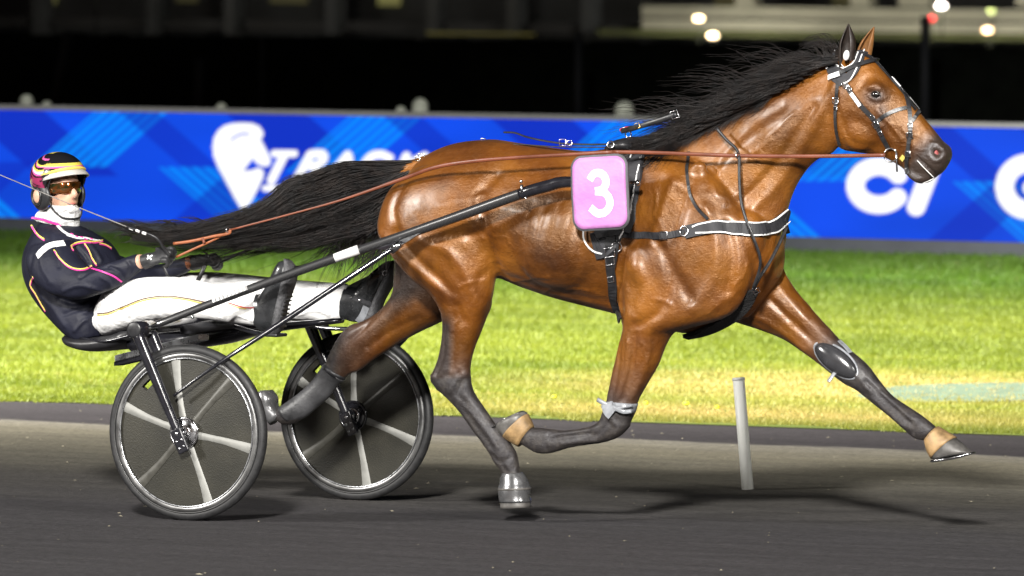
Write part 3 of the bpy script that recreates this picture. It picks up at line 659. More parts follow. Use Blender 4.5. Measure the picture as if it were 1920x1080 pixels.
rein_leather = simple('brown_rein_leather', (.15,.042,.02), .4, var=.35, scale=8, bump=.2)
hoof_dark = simple('hoof_horn', (.09,.085,.08), .4, var=.5, scale=25, bump=.3, bscale=60, dist=.002)
hoof_tan = simple('tan_overreach_boot_hide', (.26,.165,.075), .5, var=.55, scale=20, bump=.3, bscale=90, dist=.002)
grey_rubber = simple('grey_rubber', (.16,.16,.165), .28, .6, var=.4, scale=14, bump=.2, coat=.5)
clear_grey = simple('grey_plastic_strap', (.22,.23,.25), .3, var=.3, bump=.1, coat=.3)
ring_m = steel
def mk(name, st, mat, parent, m=22, n=4, **k):
    return MB().add(*loft(st, m, n, **k)).build(name, mat, parent)
# hooves
mk('hoof', [(952,900, 980,896, .13,.036), (945,915, 988,912, .13,.044), (941,935, 992,934, .13,.052), (940,953, 994,951, .13,.055)], hoof_dark, horse)
mk('hoof', [(997,800, 973,836, .13,.034), (990,784, 955,826, .13,.046), (985,772, 934,808, .13,.052), (976,773, 931,797, .13,.045)], hoof_dark, horse)
mk('hoof', [(1757,801, 1736,827, -.12,.036), (1778,813, 1743,848, -.12,.046), (1800,828, 1754,862, -.12,.05), (1815,842, 1785,856, -.12,.045), (1824,848, 1818,851, -.12,.02)], hoof_dark, horse)
mk('hoof', [(528,776, 510,796, -.13,.034), (518,762, 494,776, -.13,.044), (514,744, 486,748, -.13,.045), (508,732, 490,732, -.13,.035)], hoof_dark, horse)
hs = MB(); hs.add(*loft([(1752,861, 1752,867, -.12,.044), (1790,855, 1790,861, -.12,.047), (1826,847, 1826,851, -.12,.02)], 16, 4)); hs.build('horseshoe', steel, horse)
hs = MB(); hs.add(*loft([(979,770, 975,775, .13,.03), (955,782, 951,788,.13,.045), (930,797, 926,803, .13,.03)], 16, 4)); hs.build('horseshoe', steel, horse)
# white ticked toe of the lifted fore hoof
# ears
def ear(name, w, base_l, base_r, mid_l, mid_r, tip, mat, parent):
    V = []; K = 11; J = 17; c0 = [(base_l, base_r), (mid_l, mid_r), (tip, tip)]
    A = catmull([(a[0], a[1], b[0], b[1]) for a, b in c0], 8)
    nl = len(A)
    for i, a in enumerate(A):
        t = i / (nl - 1); pl = P(a[0], a[1], w); pr = P(a[2], a[3], w); c = (pl + pr) / 2; h = (pr - pl) / 2
        for j in range(J):
            th = R(-55 + 290 * j / (J - 1))
            V.append(c + h * math.cos(th) * 1.0 + Vector((0, 1, 0)) * (math.sin(th) * h.length * .75))
    F = ring_faces(nl, J, closed=False)
    o = link(name, V, F, mat, parent); s = o.modifiers.new('thick', 'SOLIDIFY'); s.thickness = .004; s.offset = 0
    sb = o.modifiers.new('sub', 'SUBSURF'); sb.levels = 1; sb.render_levels = 1
    return o
ear_black = simple('black_ear_hair', (.02,.013,.010), .5, var=.5, bump=.4, bscale=120, dist=.002)
ear_bay = simple('bay_ear_hair', (.20,.085,.022), .6, var=.35, bump=.3, bscale=120, dist=.002)
e1 = ear('ear', .055, (1574,128), (1602,112), (1575,82), (1603,76), (1591,44), ear_black, horse)
e1['label'] = 'near ear, almost black with a white plug in it'
MB().add(*ellipsoid(P(1587,104,.095), (Vector((.013,0,0)), Vector((0,.012,0)), Vector((.002,0,.021))))).build('ear_plug', white_piping, e1)
e2 = ear('ear', -.055, (1604,104), (1633,104), (1617,76), (1637,80), (1639,50), ear_bay, horse)
# forelock and lashes come with the mane; eyes
eye_m = simple('horse_eye', (.006,.004,.003), .04, var=.1, bump=0, coat=1)
skin_dark = simple('dark_eyelid_skin', (.03,.02,.016), .35, var=.3, bump=.2)
for sgn in (1, -1):
    l, n = hit(BVH, 1641, 177)
    c = l - n * .012
    c = Vector((c.x, c.y * sgn, c.z)); n = Vector((n.x, n.y * sgn, n.z))
    ey = MB().add(*ellipsoid(c, (Vector((.0225,0,0)), Vector((0,.0225,0)), Vector((0,0,.0225))))).build('eye', eye_m, horse)
    tx = Vector((.86, 0, -.5)); tz = n.cross(tx).normalized(); tx = tz.cross(n).normalized()
    if tz.z < 0: tz = -tz
    for s_, rr in ((1, .0032), (-1, .0026)):
        pts = [c + tx * (.0235 * math.cos(a)) + tz * (s_ * .0135 * math.sin(a)) + n * (.017 * (1 - .45 * abs(math.cos(a)))) for a in np.linspace(0, math.pi, 12)]
        MB().add(*tube(pts, [rr * (.5 + .5 * math.sin(a)) for a in np.linspace(0.05, math.pi - .05, 12)], 8)).build('eyelid', skin_dark, ey)
# nostrils
pinks = simple('pink_nostril_lining', (.32,.07,.07), .6, var=.2, bump=0); cav = simple('dark_nostril', (.006,.004,.004), .9, var=.2, bump=0, spec=.05); mzs = simple('grey_muzzle_skin', (.03,.021,.018), .55, var=.35, scale=60, bump=.4, bscale=120, dist=.002)
for sgn in (1, -1):
    l, n = hit(BVH, 1756, 285); n = (n + Vector((.35, -.6, 0))).normalized(); l = Vector((l.x, l.y * sgn, l.z)); n = Vector((n.x, n.y * sgn, n.z))
    a = (Vector((.35, 0, 1)) - n * Vector((.35, 0, 1)).dot(n)).normalized(); b = n.cross(a)
    no = MB().add(*ellipsoid(l - n * .002, (a * .027, b * .020, n * .005), 20, 10)).build('nostril', cav, horse)
    MB().add(*ellipsoid(l - a * .006 + n * .0012, (a * .014, b * .0105, n * .005), 14, 8)).build('lining', pinks, no)
    ps_ = [l + a * (.0280 * math.cos(t)) + b * (.0212 * math.sin(t)) - n * .002 for t in np.linspace(0, 2 * math.pi, 28)]
    MB().add(*tube(ps_, [.0045 + .002 * math.cos(t) for t in np.linspace(0, 2 * math.pi, 28)], 10, caps=False)).build('rim', mzs, no)
# ------------------------------------------------------------------ hair
def strands(paths, name, mat, parent, r0=.0013, r1=.0003, seg=14):
    """paths: list of arrays (k,3) of world points -> three sided tapering hairs in one mesh"""
    nP = len(paths); Vs = np.zeros((nP, seg + 1, 3, 3)); 
    for i, p in enumerate(paths):
        A = catmull(p[:, :3], max(1, int(math.ceil(seg / (len(p) - 1)))))
        idx = np.linspace(0, len(A) - 1, seg + 1); lo = np.floor(idx).astype(int); hi = np.minimum(lo + 1, len(A) - 1); f = (idx - lo)[:, None]
        A = A[lo] * (1 - f) + A[hi] * f
        T = np.gradient(A, axis=0); T /= np.linalg.norm(T, axis=1)[:, None] + 1e-9
        n = np.cross(T, np.array([.1, 1, .2])); n /= np.linalg.norm(n, axis=1)[:, None] + 1e-9; b = np.cross(T, n)
        k = r0 * np.random.uniform(.7, 1.3); t = np.linspace(0, 1, seg + 1); r = (k * (1 - t ** 2) + r1 * t ** 2)[:, None]
        for j in range(3):
            a = 2 * math.pi * j / 3; Vs[i, :, j] = A + (n * math.cos(a) + b * math.sin(a)) * r
    V = Vs.reshape(-1, 3); i = np.arange(nP)[:, None, None] * (seg + 1) * 3; s = np.arange(seg)[None, :, None] * 3; j = np.arange(3)[None, None, :]
    a = i + s + j; b = i + s + (j + 1) % 3; F = np.stack([a, b, b + 3, a + 3], -1).reshape(-1, 4)
    me = bpy.data.meshes.new(name); me.vertices.add(len(V)); me.vertices.foreach_set('co', V.ravel()); me.loops.add(F.size); me.loops.foreach_set('vertex_index', F.ravel().astype(np.int32))
    me.polygons.add(len(F)); me.polygons.foreach_set('loop_start', np.arange(0, F.size, 4, dtype=np.int32)); me.update(); me.validate()
    me.polygons.foreach_set('use_smooth', [True] * len(me.polygons)); me.materials.append(mat)
    o = bpy.data.objects.new(name, me); COL.objects.link(o); o.parent = parent
    if parent.type == 'EMPTY': o.matrix_parent_inverse = Matrix.Translation(-parent.location)
    return o
M = Mat('black_horse_hair'); v = M.coord(); f = M.noise(22, 3, v)
M.l(M.ramp(f, [(.35, (.005,.0045,.005)), (.68, (.017,.011,.009))]), M.b.inputs['Base Color']); M.b.inputs['Roughness'].default_value = .45; M.b.inputs['Specular IOR Level'].default_value = .32
hair_m = M.m
rh = random.Random(5); U = rh.uniform
crest = np.array([(1582,98),(1545,112),(1500,136),(1460,158),(1420,177),(1380,196),(1340,217),(1300,236),(1260,250),(1225,260)], float)
def crest_at(s):
    i = s * (len(crest) - 1); a = int(min(i, len(crest) - 2)); f = i - a; return crest[a] * (1 - f) + crest[a + 1] * f
def hairline_w(x, y, extra):
    h = hit(BVH, x, y)
    return (-h[0].y + extra) if h else extra + .02
paths = []
def lock(root, L, rise, drop, n, ww, spread, slope=.44, amp=4, near=False, tip=.25):
    """one lock of the mane: hairs leave spread out at the crest and gather towards the tip"""
    ph = U(0, 6.3); fr = U(5, 9); curl = U(-10, 10); a2 = U(.3, .9)
    for k in range(n):
        l2 = L * U(.72, 1.06); jr = (U(-spread, spread), U(-2, 11)); sp = (U(-1, 1) * tip * 14, U(-1, 1) * tip * 12); pts = []
        for t in np.linspace(0, 1, 8):
            g_ = 1 - t ** .8 * (1 - tip)
            x = root[0] + jr[0] * g_ - l2 * t + sp[0] * t; y = root[1] + jr[1] * g_ + l2 * slope * t - rise * math.sin(min(1, t * 1.12) * 1.75) + drop * t * t + sp[1] * t + amp * math.sin(ph + t * fr) * (.25 + t) * a2 + curl * t * t
            if near:
                w = hairline_w(x, y, .010 + .012 * abs(math.sin(ph + 3 * t)))
            else: w = .022 + (.03 if jr[1] > 4 else 0) + ww * t + .015 * math.sin(ph + 4 * t)
            pts.append(P(x, y, max(w, -.05))[:])
        if near:
            for q in range(1, 7): pts[q] = tuple((np.array(pts[q - 1]) + 2 * np.array(pts[q]) + np.array(pts[q + 1])) / 4)
        paths.append(np.array(pts))
for c in range(190): s = U(0.02, .85); lock(crest_at(s), U(90, 190), U(-8, 15) + (8 if s < .4 else 0), U(-6, 10), rh.randint(12, 22), U(-.03, .06), U(8, 18), amp=U(3, 11), tip=U(.15, .6))
for c in range(34): s = U(0.05, .62); lock(crest_at(s), U(110, 240), U(16, 42), U(-10, 14), rh.randint(4, 11), U(-.05, .05), U(4, 10), amp=U(3, 9), tip=U(.1, .9))
for c in range(60): s = U(0.12, .80); lock(crest_at(s), U(110, 215), U(34, 78), U(-46, 2), rh.randint(1, 4), U(-.05, .05), U(2, 7), amp=U(2, 6), tip=U(.1, .5))
for c in range(150): s = U(.22, .93); lock(crest_at(s), U(95, 190), 0, U(18, 46), rh.randint(10, 18), 0, U(8, 18), slope=.34, amp=U(4, 12), near=True, tip=U(.2, .7))
for c in range(70):          # short fuzz and curls standing along the poll
    s = U(0, .42); root = crest_at(s); L = U(18, 42); dr = U(-1.2, .5)
    for k in range(rh.randint(5, 10)):
        j = U(-8, 8); hh = L * U(.6, 1.1)
        paths.append(np.array([P(root[0] + j - L * 1.3 * t + 6 * math.sin(3 * t + dr), root[1] + 5 - hh * math.sin(t * 2.3) + dr * 6 * t * t, .015 + .03 * t * (k % 3 - 1))[:] for t in np.linspace(0, 1, 6)]))
strands(paths, 'mane', hair_m, horse, r0=.0013)
ttop = [(788,300),(735,303),(690,305),(650,308),(612,318),(575,333),(540,339),(518,360),(490,384),(445,402),(397,415),(334,432),(280,440),(245,438)]
tbot = [(792,332),(762,372),(735,402),(705,425),(672,438),(640,444),(600,455),(560,462),(510,460),(450,463),(400,470),(350,472),(300,462),(250,452)]
TT = catmull(ttop, 4); TB = catmull(tbot, 4)
paths = []
for c in range(430):
    q = U(0.02, .98); tend = min(1, max(.35, rh.gauss(.72, .22))); amp = U(6, 30); ph = U(0, 6.3); fr = U(3, 8); w0 = U(-.05, .05)
    if q > .62 and U(0,1) < .6: tend = U(.25, .5)
    droop = 0
    if q > .6 and U(0, 1) < .3: droop = U(10, 60)
    for k in range(rh.randint(10, 16)):
        te = tend * U(.8, 1.08); te = min(te, 1.02); jq = U(-.07, .07); pts = []; sp = U(-5, 5)
        for t in np.linspace(0, 1, 11):
            tt = min(t * te, 1) * (len(TT) - 1); a = int(min(tt, len(TT) - 2)); f = tt - a
            top = TT[a] * (1 - f) + TT[a + 1] * f; bot = TB[a] * (1 - f) + TB[a + 1] * f; qq = min(1.0, max(0, q + jq * (1 - .3 * t)))
            x, y = top * (1 - qq) + bot * qq
            y += amp * .5 * math.sin(ph + fr * t) * t + sp * t + droop * t ** 2.5 * te; x += sp * t + droop * .5 * t * t
            rr = .02 + .06 * math.sin(min(1, t * 2) * 1.57)
            w = math.sin(q * 9 + c) * rr * .8 + w0 * t + U(-.004, .004)
            pts.append(P(x, y, w)[:])
        paths.append(np.array(pts))
for c in range(110):    # stray wisps at the root and end
    q = U(0, 1); x0 = U(245, 420); y0 = U(418, 448)
    if c % 2: x0 = U(630, 745); y0 = U(405, 450); d = (U(-70, 10), U(40, 95))
    else: d = (U(-60, -20), U(-14, 8))
    for k in range(5):
        j = U(-8, 8); w = U(-.05, .05)
        paths.append(np.array([P(x0 + j + d[0] * t + 8 * math.sin(3 * t + c), y0 + d[1] * t + U(-1, 1) + 6 * math.sin(4 * t + c), w)[:] for t in np.linspace(0, 1, 5)]))
strands(paths, 'tail', hair_m, horse, r0=.0015, seg=18)
MB().add(*loft([(800,290, 800,325, 0,.03), (770,300, 765,335, 0,.035), (730,306, 725,345, 0,.028), (690,314, 686,350,0,.02)], 14, 4)).build('tail_dock', horse_mat, horse)
# ================================================================== HARNESS
hx = P(1180, 300, 0); hx.y = 0
harness = empty('harness', hx, 'black racing harness with white piped pad, girth and breast collar on the horse', 'harness')
def piping(pts, wpx=2.6, par=None, mat=white_piping, name='piping', off=.012, mirror=False): return strap(BVH, pts, wpx, mat, name, par or harness, .003, off, mirror)
pad = strap(BVH, [(1192,262),(1190,300),(1184,350),(1174,395),(1160,430)], 46, black_web, 'saddle_pad', harness, .016, .001, True)
flap = strap(BVH, [(1150,420),(1138,445),(1126,458),(1112,462)], 52, black_web, 'pad_flap', harness, .010, .001, True)
piping([(1208,270),(1205,300),(1196,350),(1184,395),(1168,430),(1155,455)], 3, pad, off=.016)
piping([(1183,268),(1184,285),(1187,300)], 2.2, pad, off=.017)
piping([(1096,432),(1098,452),(1112,468),(1132,474),(1140,474)], 3, flap, off=.012)
strap(BVH, [(1146,430),(1143,455),(1142,480),(1146,515),(1150,545),(1158,575),(1168,600)], 17, black_leather, 'girth', harness, .006, .011, True)
strap(BVH, [(1158,440),(1155,470),(1150,500)], 5, black_leather, 'girth_strap', harness, .005, .014, False)
strap(BVH, [(1120,445),(1135,440),(1155,437)], 9, black_leather, 'tug_strap', harness, .005, .018)
strap(BVH, [(1158,438),(1185,440),(1215,441),(1250,441),(1284,436)], 13, black_web, 'breast_strap', harness, .005, .003, True)
bc = strap(BVH, [(1286,436),(1310,430),(1345,425),(1385,428),(1420,430),(1450,423),(1474,402)], 25, black_web, 'breast_collar', harness, .012, .001, True)
piping([(1300,432-6),(1315,420),(1345,415),(1385,417),(1420,420),(1448,412),(1473,391)], 2.8, bc, off=.013)
piping([(1306,437),(1345,436),(1385,440),(1420,441),(1452,434),(1476,413)], 2.8, bc, off=.013)
strap(BVH, [(1292,285),(1288,320),(1292,355),(1305,385),(1328,411)], 6, black_leather, 'neck_strap', harness, .004, .003, True)
# martingale straps
def cord(pts, r, mat, name, parent, n=6, m=8, flat=1.0, nrm=(0, -1, 0)):
    return MB().add(*tube([P(*p) for p in pts], r, m, n, flat, nrm)).build(name, mat, parent)
cord([(1343,240,.115),(1362,262,.135),(1384,286,.165),(1386,330,.20),(1389,375,.235),(1399,412,.26),(1410,440,.265),(1424,478,.25),(1424,505,.23),(1412,540,.21)], .0065, black_leather, 'martingale_strap', harness, flat=.4)
cord([(1476,425,.03),(1462,455,.08),(1444,490,.13),(1426,517,.17),(1411,545,.19)], .0075, black_leather, 'martingale_strap', harness, flat=.4)
strap(BVH, [(1409,543),(1400,562),(1388,578),(1368,594),(1340,610),(1312,622),(1285,628)], 26, simple('black_fleece', (.012,.012,.013), .95, var=.4, bump=1, bscale=120, dist=.01), 'fleece_girth_cover', harness, .016, .001)
def buckle(x, y, w=None, s=.016, ang=0, bvh=BVH, par=None, off=.012, mat=steel, asp=1.0):
    h = hit(bvh, x, y)
    if h is None or w is not None: c = P(x, y, w if w is not None else .1); n = Vector((.2, -1, 0)).normalized()
    else: c, n = h; c = c + n * off
    a = Vector((1, 0, 0)); a = (a - n * a.dot(n)).normalized(); b = n.cross(a)
    ca_, sa_ = math.cos(R(ang)), math.sin(R(ang)); a, b = a * ca_ + b * sa_, b * ca_ - a * sa_
    pts = [c + a * s * i + b * s * asp * j for i, j in ((-1, -1), (1, -1), (1, 1), (-1, 1), (-1, -1), (-.9, -1))]
    return MB().add(*tube(pts, .0022, 6)).build('buckle', mat, par or harness, smooth=True)
def oring(c, n, r, thick, name, mat, par, squash=1.0):
    n = Vector(n).normalized(); a = n.orthogonal().normalized(); b = n.cross(a)
    pts = [c + (a * math.cos(t) + b * math.sin(t)) * r for t in np.linspace(0, 2 * math.pi, 29)]
    return MB().add(*tube(pts, thick, 8, caps=False)).build(name, mat, par)
def ring_at(x, y, r, thick=.0028, par=None, off=.012, w=None, n=None, bvh=BVH, name='ring'):
    h = hit(bvh, x, y)
    if w is not None or h is None: c = P(x, y, w if w is not None else .1); nn = n or (.3, -1, 0)
    else: c = h[0] + h[1] * off; nn = h[1]
    return oring(c, nn, r, thick, name, steel, par or harness)
buckle(1245,441,s=.015,off=.012); buckle(1143,470,s=.019,off=.02); buckle(1143,486,s=.017,off=.02); buckle(1145,520,s=.012,off=.02); buckle(1412,538,None,s=.013,off=.03)
ring_at(1285,434,.019,.004,off=.012); ring_at(1145,271,.014,.003,w=.17,n=(.2,-1,.3)); ring_at(1384,292,.012,.003,w=.17,n=(1,-.3,0)); ring_at(1155,462,.02,.003)
MB().add(*tube([P(1176,342,.30), P(1190,342,.30), P(1196,343,.30)], [.006,.007,.010], 10)).build('shaft_hook', steel, harness)
MB().add(*ellipsoid(P(1195,343,.30), (Vector((.012,0,0)), Vector((0,.012,0)), Vector((0,0,.012))))).build('shaft_hook_knob', steel, harness)
# back strap and loose overcheck strap
cord([(1150,270,.08),(1110,271,.05),(1070,270,.03),(1045,268,.02),(1010,262,.0),(985,256,.0),(965,249,.0),(945,248,.0)], .0085, black_leather, 'overcheck_strap', harness, flat=.45, nrm=(0,0,1))
cord([(1150,276,.10),(1100,276,.08),(1040,275,.06),(960,270,.03),(880,272,.0),(820,286,.0),(796,296,.0)], .006, black_leather, 'back_strap', harness, flat=.4, nrm=(0,0,1))
buckle(1055,267,.045,s=.013); buckle(1068,268,.045,s=.009); buckle(906,263,.0,s=.008); buckle(790,293,.02,s=.011); buckle(783,297,.03,s=.009)
cord([(1165,246,.04),(1180,242,.08),(1195,238,.10),(1222,230,.11),(1250,221,.11),(1268,214,.11)], .0105, black_leather, 'overcheck_hanger', harness, flat=.3, nrm=(0,-1,0))
buckle(1265,215,.12,s=.015,ang=20); buckle(1195,236,.11,s=.010,ang=20,mat=simple('brass',(.7,.5,.18),.25,1.0)); buckle(1172,243,.04,s=.008)
cord([(1163,244,.03),(1174,240,.03),(1186,240,.03)], .006, simple('red_tape', (.6,.03,.03), .4), 'red_hook_tape', harness)
MB().add(*loft([(1158,268, 1158,288, 0,.13), (1170,260, 1170,288, 0,.15), (1195,256, 1195,286, 0,.15), (1204,262,1204,283,0,.13)], 20, 3)).build('saddle_tree', black_leather, harness)
ring_at(1178,252,.012,.003,w=.03,n=(.2,-1,0)); 
# ================================================================== BRIDLE
bx = P(1640, 200, 0); bx.y = 0
bridle = empty('bridle', bx, 'black bridle with white piped ear hood and steel bit rings on the bay head', 'bridle')
def bs(pts, w, name, mat=black_leather, thick=.0035, off=.002, mirror=True): return strap(BVH, pts, w, mat, name, bridle, thick, off, mirror)
hood = bs([(1558,100),(1560,120),(1568,140),(1584,152)], 27, 'ear_hood', black_web, .005)
hood2 = bs([(1586,150),(1600,136),(1610,116),(1616,96)], 17, 'ear_hood', black_web, .005)
def bp(pts, w=2.4, par=None): return strap(BVH, pts, w, white_piping, 'piping', par or hood, .002, .008, False)
bp([(1568,93),(1566,108),(1571,123),(1582,129),(1595,124),(1604,114),(1609,100)]); bp([(1584,158),(1596,150),(1606,132),(1614,112),(1619,95)], 2.4, hood2); bp([(1549,120),(1553,130)], 4); bp([(1568,95),(1574,89)], 3); bp([(1576,118),(1590,133),(1602,122)], 1.6)
bs([(1560,147),(1580,136),(1602,126),(1626,118),(1646,114)], 8.5, 'browband', off=.009)
strap(BVH, [(1558,148),(1577,140)], 10, white_piping, 'white_tag', bridle, .004, .014)
bs([(1583,152),(1592,168),(1606,188),(1624,208),(1640,226),(1650,248),(1660,266),(1668,280)], 9, 'cheek_strap', off=.004)
strap(BVH, [(1597,176),(1606,187),(1614,199)], 7, white_piping, 'white_sheepskin_tab', bridle, .003, .009)
bs([(1571,150),(1569,180),(1567,215),(1569,245),(1575,272)], 6.5, 'throat_latch', off=.003)
bs([(1642,230),(1658,217),(1680,207),(1700,202)], 7, 'noseband', off=.003)
bs([(1612,100),(1636,113),(1658,136),(1676,156),(1690,172),(1704,190),(1716,207)], 5.5, 'face_strap', off=.004)
strap(BVH, [(1670,147),(1678,156),(1686,165)], 4, white_piping, 'white_tab', bridle, .003, .008)
bs([(1692,170),(1701,190),(1706,215),(1707,245),(1704,275),(1701,305),(1702,326)], 8, 'drop_strap', off=.004)
bs([(1724,207),(1717,218),(1710,228)], 7, 'drop_strap', off=.003, mirror=False)
for x, y, s_ in ((1586,160,.011),(1593,167,.009),(1643,233,.012),(1636,220,.009),(1706,253,.012),(1707,236,.009),(1704,288,.011),(1568,189,.011),(1568,203,.007),(1652,249,.008)): buckle(x, y, None, s_, 35 if x < 1660 and x > 1580 else 0, par=bridle, off=.009)
for sg in (1, -1):
    h = hit(BVH, 1668, 286); c = P(1670, 291, -h[0].y + .018); c.y *= sg
    oring(c, (.15, -1 * sg, 0), .0265, .0032, 'bit_ring', steel, bridle)
bit = MB().add(*tube([P(1680,280,.075), P(1681,300,.075), P(1682,322,.07)], .004, 8)).build('bit_cheek', steel, bridle)
strap(BVH, [(1690,293),(1696,299)], 11, simple('yellow_bit_guard', (.6,.5,.12), .5), 'bit_guard', bridle, .004, .002)
cord([(1720,301,.058),(1728,310,.062),(1738,320,.06),(1748,330,.05),(1751,334,.04),(1742,339,.035),(1730,344,.032)], .0016, simple('white_tongue_tie', (.75,.75,.73), .5), 'tongue_tie', bridle)
# ================================================================== boots on the legs
def ring_band(st, name, mat, parent, **k): return mk(name, st, mat, parent, **k)
def boot_empty(name, p, label, group=None):
    return empty(name, p, label, 'horse boot', group or 'boots on the horse legs')
b1 = boot_empty('bell_boot', P(965,945,.13), 'shiny grey rubber bell boot over the lowest hind hoof')
mk('shell', [(943,887, 979,886, .13,.037), (939,897, 986,896, .13,.044), (938,908, 990,907, .13,.05), (936,918, 993,917, .13,.057), (937,930, 992,930, .13,.058), (939,941, 994,941,.13,.060)], grey_rubber, b1)
mk('rim', [(936,915, 994,914, .13,.0585), (936,919, 994,918, .13,.0585)], hoof_dark, b1, n=2)
b2 = boot_empty('overreach_boot', P(975,810,.13), 'tan hide overreach boot on the folded fore hoof nearest the camera')
mk('shell', [(1000,799, 972,838, .13,.037), (993,784, 957,829, .13,.049), (989,776, 945,820, .13,.054)], hoof_tan, b2)
b3 = boot_empty('overreach_boot', P(1765,835,-.12), 'tan hide overreach boot on the outstretched fore hoof')
mk('shell', [(1759,799, 1734,828, -.12,.038), (1775,809, 1739,846, -.12,.048), (1792,819, 1747,861, -.12,.053)], hoof_tan, b3)
b4 = boot_empty('bell_boot', P(500,765,-.13), 'shiny grey rubber bell boot on the trailing hind hoof between the wheels')
mk('shell', [(530,776, 508,797, -.13,.038), (519,760, 492,778, -.13,.05), (518,744, 483,752, -.13,.052), (508,731, 486,735, -.13,.044)], grey_rubber, b4)
wrap_m = simple('worn_grey_leg_wrap', (.05,.05,.053), .42, var=.5, scale=16, bump=.5, bscale=60, dist=.004)
b5 = boot_empty('shin_boot', P(580,740,-.13), 'worn dark grey wrap round the cannon of the trailing hind leg')
mk('shell', [(607,683, 645,714, -.13,.040), (600,694, 634,722, -.13,.038), (583,717, 616,745, -.13,.036), (558,739, 591,767, -.13,.037), (537,754, 570,784, -.13,.041), (523,764, 546,794, -.13,.040)], wrap_m, b5)
b5s = mk('top_strap', [(611,680, 648,708, -.13,.042), (607,687, 641,714, -.13,.042)], black_leather, b5, n=2)
b6 = boot_empty('forearm_boot', P(1568,677,-.08), 'oval black forearm boot with pale rim on the outstretched foreleg')
hc = hit(BVH, 1567, 676); c = hc[0]; n = hc[1]; a = (P(1612,712,-.1) - P(1525,646,-.1)).normalized(); a = (a - n * a.dot(n)).normalized(); b = n.cross(a)
MB().add(*ellipsoid(c - n * .004, (a * .108, b * .047, n * .030), 32, 16)).build('shell', simple('glossy_black_plastic', (.03,.03,.033), .22, var=.3, scale=12, bump=.15, coat=.8), b6)
pts = [c - n * (.012 * abs(math.sin(t))) + a * .108 * math.cos(t) + b * .048 * math.sin(t) for t in np.linspace(0, 2 * math.pi, 40)]
MB().add(*tube(pts, .0055, 8, caps=False)).build('rim', clear_grey, b6)
strap(BVH, [(1572,640),(1585,652),(1594,663)], 9, clear_grey, 'strap', b6, .003, .004)
cord([(1566,698,-.07),(1560,706,-.06),(1553,716,-.05)], .008, clear_grey, 'strap_end', b6, flat=.3)
b7 = boot_empty('knee_boot', P(1155,770,.13), 'pale grey plastic knee boot strapped to the folded foreleg')
mk('band', [(1139,752, 1195,757, .13,.048), (1134,768, 1190,774, .13,.049)], clear_grey, b7, n=3)
strap(BVH, [(1143,757),(1145,768),(1152,776)], 26, clear_grey, 'pad', b7, .008, .012)
cord([(1120,749,.17),(1132,756,.18),(1150,764,.19),(1168,772,.19),(1184,771,.17)], .009, clear_grey, 'strap', b7, flat=.3)
cord([(1128,762,.18),(1146,768,.19),(1166,764,.19),(1186,760,.17)], .006, clear_grey, 'strap', b7, flat=.3)
# ================================================================== number cloth
nc = P(1124, 361, .392)
num = empty('number_cloth', nc, 'pink square number cloth with grey edge and white 3 hung beside the saddle pad', 'number cloth')
ex = (P(1176,358,.392) - P(1072,364,.392)); ez = (P(1121,292,.392) - P(1127,430,.392)); ny_ = ez.cross(ex).normalized()
if ny_.y > 0: ny_ = -ny_
def rrect(hw, hh, r, n=8):
    o = []
    for cx, cy, a0 in ((hw - r, hh - r, 0), (-hw + r, hh - r, 90), (-hw + r, -hh + r, 180), (hw - r, -hh + r, 270)):
        for i in range(n + 1):
            a = R(a0 + 90 * i / n); o.append((cx + r * math.cos(a), cy + r * math.sin(a)))
    return o
def slab(outline, o, ax, az, n, z0, z1, mat, name, parent, smooth=False):
    k = len(outline); V = [o + ax * x + az * y + n * z for z in (z0, z1) for x, y in outline]
    F = [tuple(range(k - 1, -1, -1)), tuple(range(k, 2 * k))] + [(i, (i + 1) % k, (i + 1) % k + k, i + k) for i in range(k)]
    return link(name, V, F, mat, parent, smooth)
exn = ex.normalized(); ezn = ez.normalized(); W2 = ex.length / 2; H2 = ez.length / 2
def zc(x, y): return -.55 * x * x - .28 * y * y + .0022 * math.sin(18 * x + 11 * y) + .0016 * math.sin(34 * y - 9 * x)
def cloth(outline, z0, mat, name, thick):
    k = len(outline); V = []; F = []; nr2 = 9
    for i in range(nr2):
        s_ = 1 - i / nr2
        for x, y in outline: V.append(nc + exn * x * s_ + ezn * y * s_ + ny_ * (z0 + zc(x * s_, y * s_)))
    V.append(nc + ny_ * (z0 + zc(0, 0))); F = ring_faces(nr2, k) + [((nr2 - 1) * k + i, (nr2 - 1) * k + (i + 1) % k, nr2 * k) for i in range(k)]
    o = link(name, V, F, mat, num); q = o.modifiers.new('t', 'SOLIDIFY'); q.thickness = thick; q.offset = 0; return o
def rdense(hw, hh, r):
    o = rrect(hw, hh, r); out = []
    for i in range(len(o)):
        a, b = o[i], o[(i + 1) % len(o)]; n = max(1, int(math.dist(a, b) / .012))
        out += [(a[0] + (b[0] - a[0]) * q / n, a[1] + (b[1] - a[1]) * q / n) for q in range(n)]
    return out
cloth(rdense(W2 + .004, H2 + .004, .052), 0, simple('grey_binding', (.10,.10,.11), .6), 'border', .010)
cloth(rdense(W2 - .005, H2 - .005, .044), .006, simple('pink_vinyl', (.50,.20,.48), .5, var=.10, scale=9, bump=.5, bscale=24, dist=.008), 'panel', .006)
def stroke_mesh(pts, hw, o, ax, az, n, z, n_sub=6, cap=True):
    A = catmull(pts, n_sub) if len(pts) > 2 else np.array(pts, float); V = []; k = len(A)
    for i in range(k):
        t = A[min(i + 1, k - 1)] - A[max(i - 1, 0)]; t = t / np.linalg.norm(t); s = np.array([-t[1], t[0]])
        for q in (1, -1): x, y = A[i] + s * hw * q; V.append(o + ax * x + az * y + n * (z + zc(x, y)))
    F = [(2 * i, 2 * i + 1, 2 * i + 3, 2 * i + 2) for i in range(k - 1)]
    return V, F
s3 = MB(); z = .0105
